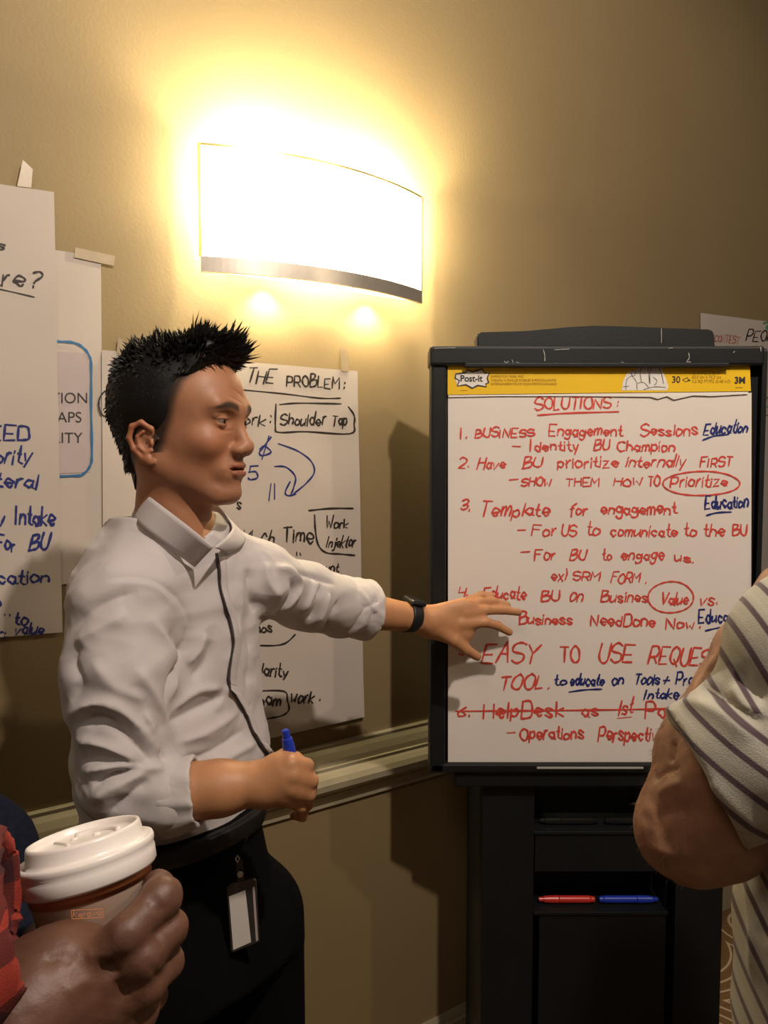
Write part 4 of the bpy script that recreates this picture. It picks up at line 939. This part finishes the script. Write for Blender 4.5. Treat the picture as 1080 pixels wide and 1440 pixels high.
# ------------------------------------------------------------ coffee cup and the person holding it
ct = W(122, 1200, .545); uax = Vector((-.22, .20, 1)).normalized(); CM = Matrix.Translation(ct) @ uax.to_track_quat('Z', 'Y').to_matrix().to_4x4()
cup = empty('coffee_cup', ct-uax*.12, 'paper coffee cup with a white plastic lid held in the left foreground', 'cup')
bm = bmesh.new(); add_lathe(bm, [(.0290, -.120), (.0300, -.120), (.0425, -.012), (.0440, -.010), (.0440, -.007), (.040, -.007)], CM, 56); bm_obj('cup_body', bm, M['cup'], cup, True)
bm = bmesh.new(); add_lathe(bm, [(.0418, -.0235), (.0422, -.0237), (.0432, -.0125), (.0428, -.0125)], CM, 56, False); tag(bm_obj('printed_band', bm, M['cup_band'], cup, True), 'orange-brown band below the lid')
bm = bmesh.new(); add_lathe(bm, [(.0372, -.058), (.0377, -.058), (.0380, -.055), (.0375, -.055)], CM, 56, False); bm_obj('printed_band', bm, M['cup_band'], cup, True)
bm = bmesh.new()
add_lathe(bm, [(.0425, -.0165), (.0458, -.0165), (.0472, -.0145), (.0474, -.006), (.0466, -.0035), (.0476, -.0015), (.0478, .0015), (.0470, .0035), (.0450, .0032), (.0425, .0020), (.0408, .0050), (.0400, .0125), (.0393, .0145),
               (.0378, .0150), (.0364, .0138), (.0354, .0108), (.0349, .0098), (.030, .0095), (.0, .0095)], CM, 72, False)
bm_obj('lid', bm, M['lid'], cup, True)
# raised crescent and drink panel on the lid
def lid_pt(a, r, z): return CM @ Vector((r*math.cos(a), r*math.sin(a), z))
vd = CM.to_3x3().inverted() @ Vector((0, -1, 0)); va = math.atan2(vd.y, vd.x)
bm = bmesh.new(); add_tube(bm, [lid_pt(va+math.pi+t, .0235, .0098) for t in [-.9+1.9*i/14-.3 for i in range(15)]], .0022, 8); bm_obj('lid_ridge', bm, M['lid'], cup, True)
bm = bmesh.new(); add_tube(bm, [lid_pt(va-1.9, .028, .0092), lid_pt(va-1.2, .012, .0092), lid_pt(va-.1, .020, .0092)], .0017, 8); bm_obj('lid_ridge', bm, M['lid'], cup, True)
for da, r_ in ((math.pi-.35, .012), (math.pi+.9, .016)):
    bm = bmesh.new(); bmesh.ops.create_uvsphere(bm, u_segments=16, v_segments=8, radius=.004, matrix=Matrix.Translation(lid_pt(va+da, r_, .0072)) @ uax.to_track_quat('Z', 'Y').to_matrix().to_4x4()); bm_obj('lid_dimple', bm, M['lid'], cup, True)
bm = bmesh.new(); add_lathe(bm, [(.0, .0094), (.0020, .0096), (.0021, .0102), (.0, .0102)], Matrix.Translation(lid_pt(va-1.15, .031, 0)-ct) @ CM, 12, False); bm_obj('sip_hole', bm, M['cup_band'], cup)
k_ = []
CS = Sheet([(0, 0), (1, 0), (1, 1), (0, 1)], 0, 0, 0, 'flat', .5)
def cup_at(px, py, lift=.0):
    r = ray(px, py).normalized(); o = CM.inverted() @ EYE; d = CM.to_3x3().inverted() @ r; best = None
    for i in range(400):
        t = .40+i*.0005; p = o+d*t; R = .0300+(.0425-.0300)*(p.z+.12)/.108
        if math.hypot(p.x, p.y) < R+.0005: return EYE+r*(t-.0006)
    return EYE+r*.5
CS.f = cup_at; CS.n = Vector((0, -1, 0))
kk = Ink(CS); kk.stroke([(101, 1279), (145, 1277), (146, 1289), (102, 1291), (101, 1279)], 1.2, False); kk.word('karava', 104, 1288, 142, 1286, 8, 1.2); kk.build('printed_text', M['cup_band'], cup)

holder = empty('person', (-.62, .30, 0), 'person in a red plaid shirt at the left edge, only brown hand and sleeve showing', 'person')
def G(pts, rs, k=.006): return U(chain([J(*p) for p in pts], rs), k)
handL = [cone(J(-60, 1560, .43), J(30, 1440, .455), .040, .034), cone(J(30, 1440, .455), J(85, 1375, .475), .034, .031), ell(W(112, 1388, .484), (.034, .021, .034)), ell(W(152, 1408, .486), (.030, .020, .034)), ell(W(60, 1405, .472), (.03, .024, .034))]
fL = [G([(128, 1348, .476), (180, 1312, .476), (226, 1262, .500), (222, 1248, .535), (192, 1250, .565)], [.0130, .0125, .0128, .0105, .009]),
      G([(148, 1374, .474), (200, 1348, .476), (238, 1306, .502), (232, 1290, .540), (205, 1290, .570)], [.0130, .0125, .0118, .0100, .009]),
      G([(160, 1402, .476), (202, 1386, .480), (234, 1354, .505), (228, 1336, .540), (200, 1335, .565)], [.0125, .0118, .0108, .0092, .008]),
      G([(160, 1425, .482), (196, 1418, .488), (214, 1400, .507), (210, 1388, .535)], [.0115, .0105, .0095, .008]),
      G([(60, 1385, .478), (46, 1352, .500), (56, 1322, .540), (88, 1312, .585)], [.0170, .0140, .0115, .0095])]
LV, LF = surface(U([U(handL, .020), U(fL[:1]+fL[1:2], .004), fL[2], fL[3], fL[4]], .008), (-.42, .36, 1.02), (-.08, .62, 1.34), .0022)
LN = vnormals(LV, LF); LV = folds(LV, LN, bvh_of(LV, LF), [([(205, 1262), (214, 1276), (226, 1286)], -.0012, .002), ([(211, 1256), (220, 1270), (232, 1280)], -.0010, .002), ([(214, 1308), (224, 1322), (232, 1330)], -.0012, .002), ([(212, 1358), (220, 1370), (228, 1376)], -.0010, .002),
    ([(120, 1350), (140, 1340), (160, 1345)], .0020, .008), ([(150, 1345), (158, 1362), (168, 1372)], -.0022, .005), ([(162, 1378), (170, 1392), (180, 1402)], -.0022, .005), ([(90, 1400), (110, 1385), (135, 1380)], .0016, .006), ([(60, 1350), (85, 1345), (105, 1352)], -.0018, .006)])
LN = vnormals(LV, LF); LV = LV+LN*np.array([.0005*noise.noise(Vector(v)*140)+.0012*noise.noise(Vector(v)*45) for v in LV])[:, None]
# rest of that body, out of frame
LB, LBF = surface(U([cone((-.70, .20, 1.40), (-.70, .22, .95), .13, .14), cone((-.70, .2, 1.4), (-.69, .22, 1.62), .06, .055), cone((-.62, .22, 1.40), (-.56, .22, 1.12), .05, .04), cone((-.56, .22, 1.12), J(-60, 1560, .43), .04, .038)]
                    + [cone((-.70, .15, .95), (-.70, .15, .09), .085, .055), cone((-.70, .30, .95), (-.70, .30, .09), .085, .055), cone((-.70, .15, .04), (-.58, .15, .035), .04, .032), cone((-.70, .30, .04), (-.58, .30, .035), .04, .032)], .03), (-.95, .0, .0), (-.2, .55, 1.70), .010)
H2 = from_local(HV, (-.675, .22, 1.66), .2)
AV, AF = merge([(LV, LF), (LB, LBF), (H2, HF)])
dk = np.array((.125, .056, .034)); colL = np.tile(dk, (len(LV)+len(LB), 1)); hc2 = face_colors(HV, dk)
zz = LV[:, 2]; colL[:len(LV)] *= (1+.15*np.sin(LV[:, :1]*90)*np.sin(LV[:, 2:]*70))
np_obj('body', AV, AF, M['skin_dark'], holder, np.concatenate([colL, hc2]))
np_obj('hair', from_local(GV, (-.675, .22, 1.66), .2), GF, M['hair'], holder)
slv = SUB(U([cone((-.56, .23, 1.14), J(-105, 1330, .44), .066, .064), cone(J(-105, 1330, .44), J(-52, 1290, .455), .060, .052), cone((-.56, .23, 1.14), (-.64, .21, 1.42), .066, .07)], .02), cone(J(-90, 1370, .45), J(60, 1262, .470), .030, .046), .004)
def torsoL(P): return profile_body([(.9, .17, .15, 0, 0), (1.2, .18, .155, 0, 0), (1.4, .17, .14, 0, 0), (1.5, .08, .08, 0, 0)], -.70, .22, (1, .1), .9, 1.5)(P)
RV_, RF_ = surface(U([slv, torsoL], .02), (-.95, .0, .88), (-.15, .56, 1.56), .006)
tag(np_obj('plaid_shirt', RV_, RF_, M['plaid'], holder), 'red and black plaid shirt')
TV2, TF2 = surface(U([cone((-.70, .15, .95), (-.70, .15, .06), .10, .075), cone((-.70, .30, .95), (-.70, .30, .06), .10, .075)], .04), (-.95, .0, .02), (-.5, .5, 1.1), .012); np_obj('trousers', TV2, TF2, M['trousers'], holder)
# navy bag strap behind the cup at the left edge
jk = empty('person', (-.66, .78, 0), 'person in navy at the far left edge behind the cup', 'person')
NV, NF = surface(U([cone(J(-30, 1205, .66), J(-10, 1330, .62), .042, .046), cone(J(-30, 1205, .66), J(-170, 1080, .74), .042, .06), profile_body([(.85, .17, .14, 0, 0), (1.2, .17, .14, 0, 0), (1.35, .16, .12, 0, 0), (1.45, .08, .08, 0, 0)], -.62, .78, (1, .3), .86, 1.44)], .03), (-.9, .5, .84), (-.2, 1.0, 1.5), .008)
NV = NV
tag(np_obj('jacket', NV, NF, M['navy'], jk), 'navy jacket')
NB, NBF = surface(U([cone((-.64, .72, .9), (-.64, .72, .08), .09, .06), cone((-.60, .88, .9), (-.60, .88, .08), .09, .06), cone((-.64, .72, .04), (-.54, .72, .035), .04, .032), cone((-.60, .88, .04), (-.5, .88, .035), .04, .032)], .03), (-.9, .5, 0), (-.3, 1.1, 1.0), .012); np_obj('trousers', NB, NBF, M['trousers'], jk)
H4 = from_local(HV, (-.66, .78, 1.62), .2)
np_obj('body', H4, HF, M['skin'], jk, HC)

# ------------------------------------------------------------ person in the striped shirt
man2 = empty('person', (.62, .74, 0), 'person in a grey striped polo shirt seen from behind at the right edge, arm bent', 'person')
tan = np.array((.33, .165, .095))
rS, rE, rH = J(1140, 960, .70), J(972, 1163, .735), J(1052, 915, .785)
arm2 = [cone(rS, rE, .060, .053), cone(J(1010, 1165, .73), J(965, 1168, .735), .050, .044), cone(rE, J(983, 1062, .765), .046, .042), cone(J(983, 1062, .765), rH, .042, .032), cone(rH, J(1100, 830, .80), .030, .026), ell(W(1140, 770, .80), (.03, .04, .04))]
r2 = U(arm2, .012)
r2 = SUB(r2, cone(J(950, 1070, .690), J(962, 1052, .700), .004, .004), .006)
EV, EF = surface(r2, (.20, .62, 1.12), (.52, .90, 1.62), .0028)
X2, Y2 = .60, .735
EN = vnormals(EV, EF); EV = folds(EV, EN, bvh_of(EV, EF), [([(918, 1098), (935, 1084), (958, 1080)], -.0040, .006), ([(946, 1040), (948, 1058), (942, 1072)], -.0045, .005), ([(925, 1120), (945, 1105), (965, 1105)], .003, .008), ([(920, 1150), (950, 1140), (975, 1150)], -.0025, .008), ([(915, 1190), (945, 1200), (980, 1195)], .0025, .010)])
EN = vnormals(EV, EF); EV = EV+EN*np.array([.0009*noise.noise(Vector(v)*90)+.0022*noise.noise(Vector(v)*28) for v in EV])[:, None]
L2, L2F = surface(U([cone((X2, Y2, 1.40), (X2, Y2, .95), .12, .14), cone((X2, Y2, 1.4), (X2, Y2+.01, 1.64), .06, .055), cone((X2, Y2, 1.42), (X2+.2, Y2, 1.40), .06, .06), cone((X2+.21, Y2, 1.4), (X2+.24, Y2+.02, 1.12), .05, .045), cone((X2+.24, Y2+.02, 1.12), (X2+.1, Y2+.22, 1.15), .042, .03), ell((X2+.07, Y2+.24, 1.15), (.045, .03, .04)),
  cone((X2-.09, Y2, .95), (X2-.09, Y2, .09), .085, .055), cone((X2+.09, Y2, .95), (X2+.09, Y2, .09), .085, .055), cone((X2-.09, Y2, .04), (X2-.09, Y2+.13, .035), .04, .032), cone((X2+.09, Y2, .04), (X2+.09, Y2+.13, .035), .04, .032)], .03), (.35, .5, 0), (.95, 1.06, 1.72), .011)
H3 = from_local(HV, (X2, Y2+.02, 1.70), math.pi/2)
QV, QF = merge([(EV, EF), (L2, L2F), (H3, HF)])
np_obj('body', QV, QF, M['skin_tan'], man2, np.concatenate([np.tile(tan, (len(EV)+len(L2), 1)), face_colors(HV, tan)]))
np_obj('hair', from_local(GV, (X2, Y2+.02, 1.70), math.pi/2), GF, M['hair'], man2)
sa, sb_ = np.array(J(1130, 940, .70)), np.array(J(985, 1105, .725)); sd_ = (sb_-sa); sL_ = np.linalg.norm(sd_); sd_ = sd_/sL_
hemn = np.array(W(1000, 1100, .70)-W(0, 0, .0001)*0); 
sleeve2 = U([cone(J(1150, 940, .70), J(1082, 1050, .70), .076, .070), cone(J(1082, 1050, .70), J(958, 1108, .735), .072, .070)], .02)
pn = np.array((-.80, .10, -.42)); pn /= np.linalg.norm(pn); pp = np.array(J(1000, 1103, .68))
sl_cut = lambda P: np.maximum(sleeve2(P), ((P-pp)@pn).astype(np.float32))
inner2 = U([cone(J(1060, 1060, .705), J(930, 1140, .740), .053, .055)], .01)
tor2 = profile_body([(.86, .215, .145, 0, 0), (1.0, .225, .155, 0, 0), (1.12, .228, .155, 0, 0), (1.25, .215, .145, 0, 0), (1.36, .205, .13, 0, 0), (1.44, .16, .10, 0, 0), (1.50, .085, .08, 0, 0), (1.54, .065, .065, 0, 0)], X2-.01, Y2, (0, 1), .86, 1.53)
ash = U([cone((X2, Y2, 1.44), J(1140, 905, .70), .07, .072), cone((X2, Y2, 1.44), (X2+.21, Y2, 1.40), .07, .07), cone((X2+.21, Y2, 1.40), (X2+.235, Y2+.01, 1.25), .07, .062)], .03)
def shirt2(P):
    a = SUB(sl_cut, inner2, .002)(P); b = smin(tor2(P), ash(P), .04); d = smin(a, b, .018); x, y, z = P.T
    return d+.002*np.sin(40*x+30*z)*np.sin(33*z-25*x)
YV, YF = surface(shirt2, (.15, .50, .84), (.96, 1.0, 1.56), .004)
YV = smooth_verts(YV, YF, 1, .5); YN = vnormals(YV, YF); yb = bvh_of(YV, YF)
YV = folds(YV, YN, yb, [([(960, 985), (1010, 1000), (1060, 1040)], .006, .012), ([(985, 965), (1030, 990), (1075, 1020)], -.006, .010), ([(1035, 940), (1050, 965), (1078, 985)], -.007, .010), ([(1030, 960), (1045, 990), (1075, 1005)], .005, .008), ([(960, 1060), (1020, 1120), (1070, 1170)], .004, .012), ([(1050, 1235), (1060, 1300), (1058, 1380)], .005, .012), ([(1075, 1250), (1075, 1330)], -.005, .010)])
# stripe coordinate: rings along the sleeve, tilted bands on the trunk
ta = (YV-sa)@sd_/.0245; sleeved = sstep(-sleeve2(YV.astype(np.float32)).astype(float)+.0, -.012, .006)*sstep(-(YV[:, 0]-.46), -.02, .05)
tb = (YV[:, 2]*.75+YV[:, 0]*1.15-(YV[:, 1]-.6)*.3)/.0285
zone = (sleeve2(YV.astype(np.float32)) < np.minimum(tor2(YV.astype(np.float32)), ash(YV.astype(np.float32))-.03))
st = np.where(zone, ta+.12*np.sin(YV[:, 2]*40), tb+.15*np.sin(YV[:, 2]*25))
tag(np_obj('striped_shirt', YV, YF, M['stripe'], man2, stripe=st), 'grey knit shirt with dark stripes')
ZV, ZF = surface(U([cone((X2-.09, Y2, .9), (X2-.09, Y2, .06), .115, .08), cone((X2+.09, Y2, .9), (X2+.09, Y2, .06), .115, .08)], .04), (.3, .5, .02), (.95, 1.0, 1.05), .012); np_obj('trousers', ZV, ZF, M['trousers'], man2)

# fine hairs on the bent arm
ab = bvh_of(EV, EF); EN = vnormals(EV, EF); bm = bmesh.new()
ci = np.where((EN[:, 0] < -.35) & (EV[:, 2] < 1.40))[0]
for i in rng.choice(ci, 420, replace=False):
    p = Vector(EV[i]); n = Vector(EN[i]); d = (n*.7+Vector((rng.normal()*.3, rng.normal()*.3, -.5+rng.normal()*.3))).normalized(); L = rng.uniform(.004, .010)
    u = d.orthogonal().normalized()*.00016; v = d.cross(u); q = [bm.verts.new(p+u), bm.verts.new(p-u*.5+v), bm.verts.new(p-u*.5-v)]; t = bm.verts.new(p+d*L)
    for j in range(3): bm.faces.new((q[j], q[(j+1) % 3], t))
tag(bm_obj('arm_hair', bm, mat('light_brown_hair', (.22, .13, .07), .5), man2), kind='stuff')
